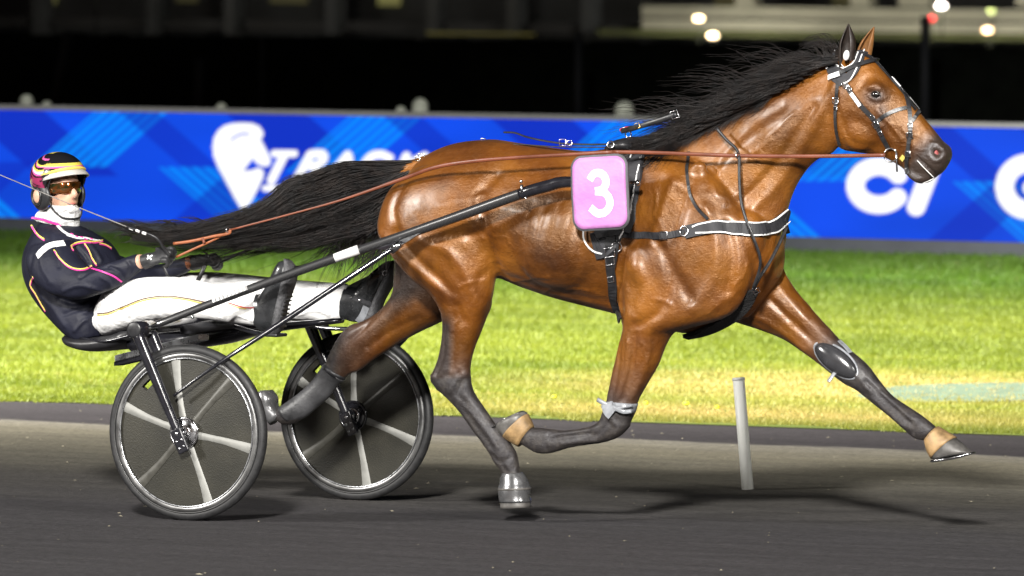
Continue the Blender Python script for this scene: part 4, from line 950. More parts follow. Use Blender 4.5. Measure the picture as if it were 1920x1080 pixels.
arcs = [(-.052,.062)] + [(.0 + .036 * math.cos(R(a)), .043 + .036 * math.sin(R(a))) for a in range(125, -80, -20)] + [(-.014,.006)]
arcs2 = [(-.014,.006)] + [(.004 + .044 * math.cos(R(a)), -.040 + .044 * math.sin(R(a))) for a in range(88, -130, -20)] + [(-.052,-.058)]
s3.add(*stroke_mesh([(-.036,.052)] + arcs[1:], .0155, nc, exn, ezn, ny_, z)); s3.add(*stroke_mesh(arcs2[:-1] + [(-.040,-.058)], .0155, nc, exn, ezn, ny_, z + .0008))
s3.build('digit', white_piping, num, smooth=False)
# ================================================================== reins
reins = empty('driving_reins', P(1180,284,.2), 'long brown leather driving rein from bit ring back to the driver hands', 'rein')
cord([(1660,291,.085),(1600,292,.10),(1500,293,.135),(1385,292,.17),(1300,289,.20),(1215,286,.22),(1150,285,.23)], .0078, rein_leather, 'near_rein', reins, flat=.35)
cord([(1150,285,.23),(1060,290,.27),(960,296,.30),(880,303,.30),(815,314,.285),(750,337,.25),(640,375,.22),(535,404,.20),(432,431,.185)], [.0075,.0075,.0075,.0078,.008,.0078,.005,.004,.004], rein_leather, 'near_rein', reins, flat=.4)
cord([(432,431,.185),(428,438,.185),(400,443,.19),(360,452,.19),(325,457,.19)], .0065, tan_leather, 'hand_loop', reins, flat=.6)
cord([(430,434,.18),(400,450,.18),(365,466,.185),(330,482,.19)], .005, tan_leather, 'hand_loop', reins, flat=.6)
cord([(380,446,.192),(383,456,.19)], .007, rein_leather, 'keeper', reins); ring_at(428,431,.010,.0028,par=reins,w=.185,n=(1,-.5,.2))
cord([(1640,291,-.09),(1500,293,-.13),(1300,289,-.2),(1150,284,-.22),(960,296,-.29),(850,310,-.28),(700,380,-.22),(540,440,-.16),(480,462,-.14),(440,480,-.13),(412,492,-.13)], .0055, black_leather, 'far_rein', reins, flat=.5)
cord([(385,495,-.10),(378,512,-.09),(370,528,-.09)], .010, black_leather, 'rein_end', reins, flat=.25)
cord([(305,497,.2),(312,512,.2),(318,522,.19)], .006, black_leather, 'rein_end', reins, flat=.4)
# ================================================================== SULKY
sulky = empty('racing_sulky', (0, 0, 0), 'black carbon two wheeled racing sulky hitched behind the trotting bay horse', 'sulky')
M = Mat('carbon_tube'); v = M.coord(); wv = M.n('TexChecker'); M.l(v, wv.inputs[0]); wv.inputs['Scale'].default_value = 240
wv.inputs['Color1'].default_value = (.012,.012,.013,1); wv.inputs['Color2'].default_value = (.035,.035,.037,1); M.l(wv.outputs[0], M.b.inputs['Base Color'])
M.b.inputs['Roughness'].default_value = .35; M.b.inputs['Coat Weight'].default_value = 1; M.b.inputs['Coat Roughness'].default_value = .2; M.b.inputs['Coat IOR'].default_value = 1.8; carbon = M.m
black_metal = simple('black_gloss_metal', (.012,.012,.016), .2, var=.2, bump=0, coat=1)
rubber = simple('tyre_rubber', (.018,.018,.019), .55, var=.25, scale=40, bump=.2, bscale=90)
alu = simple('brushed_aluminium', (.55,.56,.58), .3, 1.0, var=.15, bump=.1)
spoke_m = simple('silver_spoke', (.24,.24,.225), .5, .2, var=.12, bump=.1)
spoke_d = simple('shaded_spoke', (.06,.058,.05), .4, .1, var=.2, bump=.1)  # darker copy of the silver spokes, shading put into the colour
M = Mat('wheel_cover_mesh'); v = M.coord(); ck = M.n('TexVoronoi'); ck.inputs['Scale'].default_value = 190; M.l(v, ck.inputs['Vector'])
nz = M.noise(6, 4, v)
q = M.n('Mix'); q.data_type = 'RGBA'; q.blend_type = 'MULTIPLY'; q.inputs[0].default_value = .6
M.l(M.ramp(nz, [(.3, (.013,.0125,.009)), (.7, (.030,.028,.020))]), q.inputs[6]); M.l(M.ramp(ck.outputs[0], [(.2, .45), (.6, 1)]), q.inputs[7]); M.l(q.outputs[2], M.b.inputs['Base Color'])
M.b.inputs['Roughness'].default_value = .45; M.bump(ck.outputs[0], .3, .002); cover_m = M.m
WR = .357
def wheel(y0, sgn, spoke_off, camb):
    """y0 hub position across the track; sgn=-1 the face looked at is the -Y one"""
    def Wp(r, a, yy):
        return Vector((r * math.cos(a), y0 + yy + camb * r * math.sin(a), WR + r * math.sin(a)))
    nseg = 96
    def rev(profile, mat, name, parent, closed=True):
        V = []; m = len(profile)
        for i in range(nseg):
            a = 2 * math.pi * i / nseg
            for r, yy in profile: V.append(Wp(r, a, yy))
        F = []
        for i in range(nseg):
            i2 = (i + 1) % nseg
            for j in range(m if closed else m - 1):
                j2 = (j + 1) % m; F.append((i * m + j, i * m + j2, i2 * m + j2, i2 * m + j))
        return link(name, V, F, mat, parent)
    tyre_c = [( .336 + .0205 * math.cos(t), .021 * math.sin(t)) for t in np.linspace(0, 2 * math.pi, 15)[:-1]]
    rim = rev([(.324, -.017), (.318, -.021), (.304, -.021), (.298, -.015), (.298, .015), (.304, .021), (.318, .021), (.324, .017)], simple('chrome_rim', (.20,.20,.20), .36, .9, var=.3, scale=12, bump=0), 'wheel', sulky)
    rev(tyre_c, rubber, 'tyre', rim)
    rev([(.327, -.0235), (.3235, -.0245), (.3225, -.022)], simple('tyre_wall_line', (.07,.07,.07), .4, var=.1, bump=0), 'rim_line', rim)
    rev([(.303,-.0222),(.298,-.0225),(.296,-.018),(.300,-.016)], alu, 'inner_rim', rim)
    for face in (-1, 1):
        V = []; F = []; na, nr_ = 96, 10
        for i in range(na):
            for j in range(nr_ + 1):
                r = .035 + (.299 - .035) * j / nr_; V.append(Wp(r, 2 * math.pi * i / na, face * (.012 + .012 * (1 - r / .3))))
        for i in range(na):
            for j in range(nr_):
                if i in (34, 35, 36) and j == 8: continue       # valve hole
                F.append((i * (nr_ + 1) + j, i * (nr_ + 1) + j + 1, ((i + 1) % na) * (nr_ + 1) + j + 1, ((i + 1) % na) * (nr_ + 1) + j))
        link('wheel_cover', V, F, cover_m, rim)
    for k, a in enumerate((100, 161, 226, 290, 349, 47)):
        a = R(a + spoke_off); dark = k in (2, 5)
        for face in (-1, 1):
            V = []; st = [(.04, .012), (.07, .015), (.11, .013), (.18, .014), (.24, .017), (.297, .021)]
            for r, hw in st:
                c = Wp(r, a, face * (.0135 + .012 * (1 - r / .3))); t = Vector((-math.sin(a), 0, math.cos(a))); bend = t * (.005 * math.sin((r - .04) / .257 * math.pi))
                for u_, h_ in ((-1, 0), (-.45, .0045), (.45, .0045), (1, 0)): V.append(c + bend + t * hw * u_ + Vector((0, face * h_, 0)))
            o = link('spoke', V, ring_faces(len(st), 4, closed=False), spoke_d if dark else spoke_m, rim)
    for face in (-1, 1):
        V, F = ellipsoid(Wp(0, 0, face * .028), (Vector((.062,0,0)), Vector((0,.018,0)), Vector((0,0,.062))), 28, 12)
        MB().add(V, F).build('hub', steel if sgn < 0 else black_metal, rim)
        oring(Wp(0, 0, face * .036), (0, 1, 0), .060, .006, 'hub_ring', steel if sgn < 0 else black_metal, rim)
        oring(Wp(0, 0, face * .046), (0, 1, 0), .030, .004, 'hub_ring', steel, rim)
    MB().add(*tube([Wp(0, 0, -.062), Wp(0, 0, .062)], .012, 12)).build('axle', steel, rim)
    return rim
wheel(-.775, -1, 0, 0); wheel(.775, 1, -9, 0)
top_n = P(268, 617, .77); ztop = top_n.z; xtop = top_n.x
def sy_(y): return y
# cross beam, forks
MB().add(*tube([(xtop, -.83, ztop), (xtop, 0, ztop + .012), (xtop, .83, ztop)], .024, 16, 4)).build('cross_beam', black_metal, sulky)
MB().add(*tube([(xtop + .05, -.5, ztop - .01), (xtop + .05, 0, ztop), (xtop + .05, .5, ztop - .01)], .020, 14, 4)).build('padded_bar', black_web, sulky)
for s_ in (-1, 1):
    for dy in (-.058, .058):
        y1 = s_ * .775 + dy
        a = Vector((xtop - .005, y1, ztop + .012)); b = Vector((.01, y1, WR - .055))
        f = MB().add(*tube([a, a.lerp(b, .35), a.lerp(b, .75), b], [.026, .024, .020, .015], 16, 3, flat=.75, nrm=(0, 1, 0))).build('fork_arm', black_metal, sulky)
        # slotted hub plate with bolts
        pc = Vector((.0, y1 + (-.014 if dy < 0 else .014), WR - .03)); u_ = (b - a).normalized(); w_ = Vector((0, 1, 0)).cross(u_)
        hp = MB().add(*box(pc, (u_ * .052, w_ * .026, Vector((0, .007, 0))))).build('hub_plate', black_metal, f, smooth=False); bevel(hp, .006)
        sg = -1 if dy < 0 else 1
        for i, j in ((-.030, 0), (.000, -.011), (.000, .012), (.028, -.010), (.030, .012)):
            c = pc + u_ * i + w_ * j + Vector((0, sg * .008, 0)); r_ = .0085 if i < 0 else .006
            MB().add(*ellipsoid(c, (Vector((r_,0,0)), Vector((0,.004,0)), Vector((0,0,r_))), 12, 6)).build('bolt', steel if i < 0.01 and j <= 0 else alu, hp)
    cb = MB().add(*tube([(xtop, s_ * .70, ztop), (xtop, s_ * .85, ztop)], .033, 18)).build('fork_crown', black_metal, sulky)
    if s_ < 0: MB().add(*ellipsoid((xtop, -.85, ztop), (Vector((.033,0,0)), Vector((0,.006,0)), Vector((0,0,.033))), 18, 8)).build('crown_cap', black_leather, cb)
shaft_px = [(272,614,.70), (300,606,.66), (380,575,.60), (500,530,.52), (620,487,.46), (740,447,.41), (860,405,.385), (960,369,.37), (1020,350,.36), (1052,343,.355), (1085,342,.35)]
rads = [.014,.015,.0165,.0175,.0185,.0195,.0215,.022,.0225,.021,.019]
strut_px = [(326,742,.848), (372,708,.838), (430,668,.80), (520,610,.69), (640,530,.54), (752,456,.42)]
srad = [.006,.007,.0085,.011,.0115,.010]
for s_ in (1, -1):
    mir = (lambda p: Vector((p.x, p.y * s_, p.z)))
    sh = MB().add(*tube([mir(P(*p)) for p in shaft_px], rads, 16, 5)).build('shaft', carbon, sulky)
    MB().add(*tube([mir(P(*p)) for p in strut_px], srad, 12, 5)).build('strut', black_metal, sulky)
    a = mir(P(1000,356,.366)); b = mir(P(1085,342,.35))
    MB().add(*tube([mir(P(975,364,.368)), a, mir(P(1030,348,.358)), mir(P(1052,342,.355)), mir(P(1088,341,.35))], [.0235,.0245,.0245,.0235,.021], 16, 4)).build('shaft_tip', black_metal, sh)
    # gusset holding the strut under the shaft
    g0 = [mir(P(*p)) for p in ((700,466,.425), (735,470,.42), (762,455,.415), (800,430,.40), (740,448,.41), (705,460,.42))]
    off_ = Vector((0, .008, 0)); V = [p + off_ for p in g0] + [p - off_ for p in g0]; k = len(g0)
    MB().add(V, [tuple(range(k)), tuple(range(2 * k - 1, k - 1, -1))] + [(i, (i + 1) % k, (i + 1) % k + k, i + k) for i in range(k)]).build('gusset', black_metal, sh, smooth=False)
    MB().add(*tube([mir(P(733,470,.435)), mir(P(752,456,.43))], .0165, 14)).build('strut_socket', steel, sh)
    if s_ > 0:
        MB().add(*tube([mir(P(628,484,.475)), mir(P(672,468,.452))], [.0187,.0193], 16)).build('white_tape', white_piping, sh)
        # pale lettering worn to streaks near the seat end: broken white print on the tube
        for t in np.linspace(0, 1, 9):
            c = P(402 + 58 * t, 563 - 22 * t, .60 - .035 * t)
            MB().add(*box(c, (Vector((.004,0,.002)), Vector((0,.0105,0)), Vector((-.003,0,.008))))).build('white_print', white_piping, sh, smooth=False)
        MB().add(*tube([P(978,362,.39), P(978,346,.39)], [.005,.006], 10)).build('hook_pin', alu, sh)
        MB().add(*ellipsoid(P(977,340,.39), (Vector((.007,0,0)), Vector((0,.006,0)), Vector((0,0,.007))), 10, 6)).build('pin_head', alu, sh)
        MB().add(*ellipsoid(P(361,594,.63), (Vector((.008,0,0)), Vector((0,.008,0)), Vector((0,0,.008))), 10, 6)).build('bolt', steel, sh)
        MB().add(*ellipsoid(P(986,371,.39), (Vector((.005,0,0)), Vector((0,.005,0)), Vector((0,0,.005))), 10, 6)).build('bolt', steel, sh)
    # foot rest: stirrup plate and hanger
    fc = mir(P(517,628,.345))
    MB().add(*tube([mir(P(440,612,.25)), mir(P(480,624,.30)), fc], .009, 10, 4)).build('foot_rest_hanger', black_metal, sulky)
    fr = MB().add(*box(fc, (Vector((.030,0,.0)), Vector((0,.05,0)), Vector((0,0,.007))))).build('foot_rest', black_leather, sulky, smooth=False); bevel(fr, .006)
# seat and its support
st = MB().add(*loft([(138,626, 142,640, 0,.10), (150,628, 160,650, 0,.17), (190,630, 195,658, 0,.195), (235,624, 238,654, 0,.195), (262,612, 264,645, 0,.18), (280,606, 282,632, 0,.12)], 24, 4, e=3.2)).build('seat', black_leather, sulky)
MB().add(*tube([P(150,634,.16), P(195,640,.20), P(255,626,.20)], .006, 8, 4)).build('seat_edge', black_metal, st)
sup = MB().add(*loft([(255,630, 262,660, .05,.10), (330,618, 345,655, .0,.12), (420,612, 425,645, -.05,.10), (500,606, 502,625,-.08,.06), (640,596, 640,606,-.1,.03)], 16, 3, e=3)).build('seat_support', black_metal, sulky)
br = MB().add(*box((P(225,672,.42) + P(382,632,.15)) / 2, ((P(382,632,.15) - P(225,672,.42)) / 2, Vector((.01, .03, 0)), Vector((0, 0, .014))))).build('cross_bar', alu, sulky, smooth=False); bevel(br, .003)
br = MB().add(*box((P(222,682,.42) + P(300,664,.29)) / 2, ((P(300,664,.29) - P(222,682,.42)) / 2, Vector((.01, .02, 0)), Vector((0, 0, .008))))).build('cross_bar', black_metal, sulky, smooth=False)
cb = MB().add(*tube([P(*p) for p in [(422,630,.0),(432,636,.0),(445,633,.0),(447,625,.0)]], .0035, 8, 3)).build('hook', black_metal, sulky)
# ================================================================== DRIVER
pc = P(190, 640, 0); pc.y = 0
person = empty('person', pc, 'driver in navy jacket and white trousers leaning back on the sulky, holding reins', 'person')
navy = simple('navy_silk_jacket', (.010,.011,.022), .6, var=.25, scale=9, bump=.35, bscale=22, dist=.012, spec=.3)
trouser_m = simple('white_trousers', (.86,.86,.86), .9, spec=.15, var=.03, bump=.8, bscale=17, dist=.012)
glove_m = simple('black_glove', (.022,.022,.024), .5, var=.4, bump=.4, bscale=160, dist=.002)
skin_m = simple('tanned_skin', (.62,.36,.25), .45, var=.14, scale=30, bump=.25, bscale=120, dist=.002)
boot_m = simple('black_riding_boot', (.020,.021,.023), .27, var=.4, scale=14, bump=.35, bscale=26, dist=.006, coat=.5)
pink = simple('pink_piping', (.75,.05,.32), .5, var=.05, bump=0); yellow = simple('yellow_piping', (.8,.62,.12), .5, var=.05, bump=0)
def remeshed(b, name, mat, parent, vox=.007, it=6, post=None):
    o = b.build('raw', None); r = o.modifiers.new('r', 'REMESH'); r.mode = 'VOXEL'; r.voxel_size = vox
    s = o.modifiers.new('s', 'SMOOTH'); s.factor = .5; s.iterations = it; me = to_mesh_obj(o); bpy.data.objects.remove(o)
    if post: post(me)
    me.materials.clear(); me.materials.append(mat); me.polygons.foreach_set('use_smooth', [True] * len(me.polygons))
    o = bpy.data.objects.new(name, me); COL.objects.link(o); o.parent = parent
    if parent.type == 'EMPTY': o.matrix_parent_inverse = Matrix.Translation(-parent.location)
    return o, BVHTree.FromPolygons([v.co for v in me.vertices], [tuple(p.vertices) for p in me.polygons])
def wrinkles(folds, plane=0):
    def f(me):
        n = len(me.vertices); c = np.empty(n * 3); me.vertices.foreach_get('co', c); c = c.reshape(-1, 3); N = get_nrm(me, n)
        px_, py_ = pxs(c)
        vis = np.clip(-(N @ np.array(CD)), 0, 1)
        for pts, wd, dp in folds:
            A = catmull(pts, 4) if len(pts) > 2 else np.array(pts, float)
            d = segdist(px_, py_, [tuple(a) for a in A]); c += N * (np.exp(-(d / (wd * .8)) ** 2) * dp * 1.4 * vis)[:, None]
        me.vertices.foreach_set('co', c.ravel()); me.update()
    return f
torso_d = [(152,640, 214,628, 0,.165), (134,626, 216,600, 0,.18), (112,606, 218,575, 0,.18), (86,580, 224,545, 0,.17), (62,545, 226,512, 0,.175), (52,510, 216,482, 0,.185), (55,478, 196,456, 0,.19), (66,448, 172,440, 0,.165), (74,428, 156,430, 0,.12), (80,416, 146,424, 0,.07)]
near_arm = [(58,462, 130,448, .17,.075), (50,490, 142,472, .21,.075), (64,525, 158,492, .24,.07), (98,552, 170,502, .26,.064), (145,562, 186,500, .27,.058), (185,552, 208,492, .26,.052), (225,536, 232,484, .235,.046), (258,512, 256,476, .21,.038), (266,504, 263,478, .205,.034)]
far_arm = [(160,450, 190,480, -.14,.07), (170,490, 215,478, -.20,.065), (195,528, 232,482, -.23,.06), (245,545, 262,496, -.23,.055), (300,532, 308,494, -.20,.048), (345,514, 340,484, -.16,.038), (358,506, 353,480, -.15,.035)]
near_leg = [(192,562, 202,632, .06,.10), (208,540, 218,626, .12,.100), (258,522, 266,609, .18,.09), (305,519, 312,600, .22,.082), (345,521, 348,598, .25,.077), (400,532, 402,602, .29,.068), (440,543, 446,607, .32,.06), (484,549, 489,613, .342,.055)]
far_leg = [(192,566, 202,630, -.06,.10), (208,545, 215,622, -.10,.105), (300,518, 305,605, -.19,.09), (370,510, 375,598, -.24,.082), (430,512, 435,596, -.28,.076), (490,518, 495,598, -.31,.066), (570,526, 575,601, -.345,.058), (625,530, 622,606, -.36,.053), (652,534, 644,600, -.37,.048)]
def thin(st, k):
    o = []
    for r in st:
        cx, cy = (r[0] + r[2]) / 2, (r[1] + r[3]) / 2; o.append((cx + (r[0] - cx) * k, cy + (r[1] - cy) * k, cx + (r[2] - cx) * k, cy + (r[3] - cy) * k, r[4], r[5] * k))
    return o
# --- head frame: face turned three quarters towards the camera
hcn = P(113, 352, .0)
FD = (-CD * math.cos(R(38)) + CR * math.sin(R(38)) + Vector((0, 0, .02))).normalized(); UPV = (Vector((0, 0, 1)) - CR * .06).normalized(); UPV = (UPV - FD * UPV.dot(FD)).normalized(); RV = FD.cross(UPV).normalized()
def H(f, r, u): return hcn + FD * f + RV * r + UPV * u     # r>0: towards image left? (see sign below)
def hell(f, r, u, a, b, c): return ellipsoid(H(f, r, u), (FD * a, RV * b, UPV * c), 24, 14)
fb = MB()
fb.add(*hell(-.012, 0, .035, .095, .074, .085)); fb.add(*hell(.022, 0, -.045, .068, .056, .068)); fb.add(*hell(.044, 0, -.094, .036, .032, .026))
fb.add(*tube([H(.072, 0, .012), H(.092, 0, -.010), H(.103, 0, -.028), H(.088, 0, -.036)], [.009, .011, .0145, .012], 12, 4))
for s_ in (-1, 1):
    fb.add(*hell(.052, s_ * .036, -.020, .028, .022, .022)); fb.add(*hell(.086, s_ * .011, -.032, .010, .008, .008)); fb.add(*hell(-.012, s_ * .075, -.012, .020, .009, .030))
fb.add(*hell(.072, 0, -.063, .014, .024, .0065)); fb.add(*hell(.070, 0, -.074, .014, .021, .007))
fb.add(*hell(.066, 0, .028, .022, .048, .012))
fb.add(*loft([(95,395, 150,395, 0,.055), (90,425, 140,428, 0,.06), (95,450, 150,450, 0,.08)], 20, 4))
for st_ in (torso_d, near_arm, far_arm, near_leg, far_leg): fb.add(*loft(thin(st_, .74), 20, 4))
skin, skinB = remeshed(fb, 'body', skin_m, person, .0062, 4)
jk = MB()
for st_ in (torso_d, near_arm, far_arm): jk.add(*loft(st_, 24, 5))
folds = [([(150,520),(175,505),(205,500)], 5, -.007), ([(120,545),(150,535),(190,545)], 5, .006), ([(110,560),(140,568),(175,560)], 6, -.010), ([(160,585),(185,565),(215,560)], 5, .008), ([(120,590),(150,580),(180,585)], 5, -.006),
 ([(95,440),(105,470),(110,500)], 5, -.006), ([(130,455),(150,470),(165,490)], 5, -.007), ([(160,450),(180,470),(190,490)], 4, .006), ([(75,470),(80,500),(95,530)], 6, .005), ([(205,500),(225,510),(235,525)], 4, -.006),
 ([(190,520),(205,530),(210,545)], 4, .006), ([(170,600),(190,590),(210,590)], 4, -.006), ([(80,560),(100,580),(120,610)], 6, .005), ([(240,490),(246,500),(244,515)], 4, -.004), ([(60,480),(56,510),(64,545)], 4, -.004), ([(140,620),(160,600),(190,600)], 4, .005)]
jacket, jB = remeshed(jk, 'jacket', navy, person, .0065, 5, wrinkles(folds))
tr = MB(); tr.add(*loft(near_leg, 24, 5)); tr.add(*loft(far_leg, 24, 5)); tr.add(*ellipsoid(P(208,600,0), (Vector((.05,0,0)), Vector((0,.15,0)), Vector((0,0,.065)))))
tf = [([(200,560),(225,580),(240,600)], 6, -.006), ([(300,540),(340,548),(380,560)], 7, .005), ([(340,580),(370,572),(400,585)], 5, -.007), ([(400,560),(425,570),(450,590)], 5, .006), ([(410,590),(430,580),(460,585)], 4, -.007), ([(430,600),(445,590),(470,600)], 4, .007),
 ([(540,560),(570,572),(600,568)], 5, -.006), ([(560,590),(590,580),(620,590)], 5, .006), ([(380,515),(420,525),(450,530)], 5, -.004), ([(610,545),(625,570),(622,590)], 4, -.006), ([(240,530),(290,528),(330,525)], 7, -.004), ([(460,560),(468,580),(466,600)], 4, -.006)]
trs, tB = remeshed(tr, 'trousers', trouser_m, person, .0065, 5, wrinkles(tf))
def on(bvh, pts, w, mat, name, par, thick=.0025, off=.001): 
    return strap(bvh, pts, w, mat, name, par, thick, off)
def piped(bvh, pts, par, w=2.6):
    on(bvh, [(x, y - 1.1) for x, y in pts], w, yellow, 'yellow_piping', par); on(bvh, [(x + .6, y + 1.3) for x, y in pts], w, pink, 'pink_piping', par, .0022)
piped(jB, [(59,423),(66,435),(74,444),(83,450)], jacket, 3.2)
piped(jB, [(101,470),(112,485),(128,500),(145,506),(160,505),(172,499)], jacket)
on(jB, [(172,504),(190,509),(212,517),(228,528)], 3.2, pink, 'pink_piping', jacket)
piped(jB, [(137,470),(133,462),(145,456),(160,454),(178,455),(192,452)], jacket)
piped(jB, [(158,458),(166,470),(172,485),(180,497)], jacket); piped(jB, [(62,520),(57,535),(66,550),(76,568),(85,583)], jacket); piped(jB, [(186,457),(198,460),(208,466)], jacket)
on(jB, [(70,481),(80,470),(95,460),(121,456)], 15, white_piping, 'white_sleeve_patch', jacket, .002)
for pts, w in (([(108,424),(118,434),(128,440)], 6), ([(126,440),(145,446),(162,447)], 9), ([(160,446),(175,450),(189,452)], 6)): on(jB, pts, w, white_piping, 'white_chest_print', jacket, .002)
for x, y in ((132,439),(141,444),(150,445),(158,449),(168,448)): on(jB, [(x, y), (x + 5, y + 2)], 3.2, pink, 'pink_chest_print', jacket, .002, .0035)
on(tB, [(183,588),(205,585),(235,573),(270,560),(310,555),(350,559),(390,567)], 2.0, simple('brown_side_stripe', (.16,.10,.07), .6), 'side_stripe', trs)
on(tB, [(183,591),(205,588),(235,576),(270,563),(310,558),(350,562),(388,570)], 1.6, yellow, 'side_stripe', trs)
on(tB, [(428,568),(445,573),(462,577),(476,577)], 2.2, simple('red_side_stripe', (.6,.04,.03), .6), 'side_stripe', trs); on(tB, [(428,571),(445,576),(462,579)], 1.6, yellow, 'side_stripe', trs)
on(tB, [(483,551),(485,575),(487,608)], 5, trouser_m, 'cuff', trs, .004); on(tB, [(648,534),(646,565),(641,603)], 10, trouser_m, 'cuff', trs, .005)
# --- collar and neck gaiter
gaiter_m = simple('white_neck_gaiter', (.66,.66,.66), .8, var=.25, scale=45, bump=.8, bscale=60, dist=.01)
gt = MB(); gt.add(*loft([(66,412, 146,428, 0,.075), (72,398, 147,412, 0,.072), (88,388, 150,396, 0,.066)], 22, 5)); gt.add(*hell(.018, 0, -.090, .066, .062, .038)); gt.add(*hell(.052, 0, -.094, .046, .048, .030))
gaiter, gB = remeshed(gt, 'neck_gaiter', gaiter_m, person, .006, 4, wrinkles([([(85,398),(105,402),(125,398)], 3, -.006), ([(90,410),(115,416),(138,412)], 3, .006), ([(120,395),(132,402),(146,398)], 3, -.005)]))
on(gB, [(62,409),(80,411),(100,416),(115,424),(127,434)], 4, pink, 'pink_collar', jacket, .006, .004)
# --- helmet
hm_pos = H(-.012, 0, .042)
def helm(name, lo, hi, rf, rr, ru, mat, parent, attr=None, nseg=150, nv_=70, zoff=0.0, cut=None):
    V = []; 
    for i in range(nv_ + 1):
        el = lo + (hi - lo) * i / nv_
        for j in range(nseg):
            a = 2 * math.pi * j / nseg; l0 = lo if cut is None else max(lo, cut(a)); el = l0 + (hi - l0) * i / nv_
            V.append(hm_pos + FD * rf * math.cos(el) * math.cos(a) + RV * rr * math.cos(el) * math.sin(a) + UPV * (ru * math.sin(el) + zoff))
    return V, ring_faces(nv_ + 1, nseg)
def cut(a):       # front opening over the face, sides reach down over the ears
    c = math.cos(a); return R(14) if c > .55 else R(-44) if c < .25 else R(-44 + 58 * (c - .25) / .3)
V, F = helm('helmet', R(-44), R(89.9), .122, .104, .100, None, None, cut=cut)
M = Mat('striped_helmet_shell'); a_ = M.n('Attribute'); a_.attribute_name = 'paint'; M.l(a_.outputs['Color'], M.b.inputs['Base Color']); M.b.inputs['Roughness'].default_value = .22; M.b.inputs['Coat Weight'].default_value = .8
helmet = link('helmet', V, F, M.m, person); hme = helmet.data
sol = helmet.modifiers.new('s', 'SOLIDIFY'); sol.thickness = .008; sol.offset = -1
pal = {'k': (.010,.010,.012), 'y': (.75,.62,.10), 'p': (.72,.12,.38), 'w': (.8,.78,.74), 'm': (.30,.03,.10)}
cols = []
for vv in V:
    d = vv - hm_pos; f_, r_, u_ = d.dot(FD) / .122, d.dot(RV) / .104, d.dot(UPV) / .1
    side = r_ if True else 0
    q = u_ + .30 * f_ + .06 * math.sin(6 * f_ + 2 * r_)        # stripes sweep up towards the back
    back = f_ < .15
    if u_ < .05 - .2 * 0 and back: c = 'k' if q < -.32 else 'm' if q < -.22 else 'k' if q < -.17 else 'm'
    else:
        bands = [(-.05, 'm'), (.02, 'k'), (.10, 'm'), (.18, 'k'), (.26, 'p'), (.34, 'w'), (.42, 'y'), (.50, 'k'), (.55, 'p'), (.61, 'y'), (.80, 'k'), (.86, 'p'), (1.2, 'k')]
        c = 'k'
        for lim, cc in bands:
            if q < lim: c = cc; break
        if f_ > .30: c = 'k' if u_ < .40 else 'p' if u_ < .47 else 'y' if u_ < .58 else 'k'
        if u_ > .95: c = 'y' if -.25 < f_ < .12 else 'k'
    cols.append((*pal[c], 1))
ca = hme.color_attributes.new('paint', 'FLOAT_COLOR', 'POINT'); ca.data.foreach_set('color', np.array(cols).ravel())
# peak
V = []; nj = 24
for i, (rr_, du) in enumerate(((.98, .026), (1.08, .023), (1.17, .016), (1.26, .004))):
    for j in range(nj + 1):
        a = R(-72 + 144 * j / nj); k = 1 + (rr_ - 1) * max(.05, math.cos(a)) ** .6
        V.append(hm_pos + FD * .122 * k * math.cos(a) * .985 + RV * .104 * k * math.sin(a) * .985 + UPV * (du + .012 - .034 * (1 - math.cos(a))))
pk = link('peak', V, ring_faces(4, nj + 1, closed=False), simple('white_peak', (.50,.48,.45), .35, var=.05, bump=0, coat=.4), helmet); s_ = pk.modifiers.new('s', 'SOLIDIFY'); s_.thickness = .005
edge = [hm_pos + FD * .123 * math.cos(R(a)) + RV * .105 * math.sin(R(a)) + UPV * (.042 - .034 * (1 - math.cos(R(a)))) for a in range(-78, 80, 6)]
MB().add(*tube(edge, .0065, 8)).build('yellow_trim', yellow, helmet)
# ear shells with opening, straps
for s_ in (-1, 1):
    c = H(-.014, s_ * .088, -.030)
    V, F = ellipsoid(c, (FD * .062, RV * .022, UPV * .062), 28, 14)
    MB().add(V, F).build('ear_guard', black_leather, helmet)
    ee = MB().add(*ellipsoid(c + RV * s_ * .016 - FD * .006, (FD * .026, RV * .012, UPV * .030), 18, 10)).build('ear', skin_m, skin)
    pts = [c + RV * s_ * .021 - FD * .006 + FD * .031 * math.cos(t) + UPV * .036 * math.sin(t) for t in np.linspace(0, 2 * math.pi, 25)]
    MB().add(*tube(pts, .006, 8, caps=False)).build('ear_ring', black_leather, helmet)
    MB().add(*tube([H(.052, s_ * .086, .045), H(.030, s_ * .088, -.03), H(.044, s_ * .076, -.080), H(.074, s_ * .046, -.122), H(.092, 0, -.130)], .005, 8, 5, flat=.5, nrm=RV)).build('chin_strap', black_leather, helmet)
# --- goggles
V = []; ni, nj = 8, 30
for i in range(ni + 1):
    for j in range(nj + 1):
        a = R(-76 + 152 * j / nj); t = i / ni * 2 - 1; b_ = abs(a) / R(76)
        hh = .0245 * (1 - .35 * b_ ** 3) * (1 - (.55 * math.exp(-(a / .13) ** 2) if t < 0 else 0))
        V.append(H(.0, 0, .008) + FD * .096 * math.cos(a) * (1 - .04 * t * t) + RV * .079 * math.sin(a) + UPV * (t * hh - .006 - .003 * b_))
M = Mat('mirrored_goggle_lens'); vv = M.coord((14, 14, 14)); f = M.noise(1.3, 2, vv)
M.l(M.ramp(f, [(.3, (.05,.03,.01)), (.42, (.25,.08,.01)), (.5, (.4,.12,.03)), (.6, (.05,.10,.04)), (.75, (.03,.12,.14))]), M.b.inputs['Base Color']); M.b.inputs['Metallic'].default_value = .85; M.b.inputs['Roughness'].default_value = .12; M.b.inputs['Coat Weight'].default_value = 1
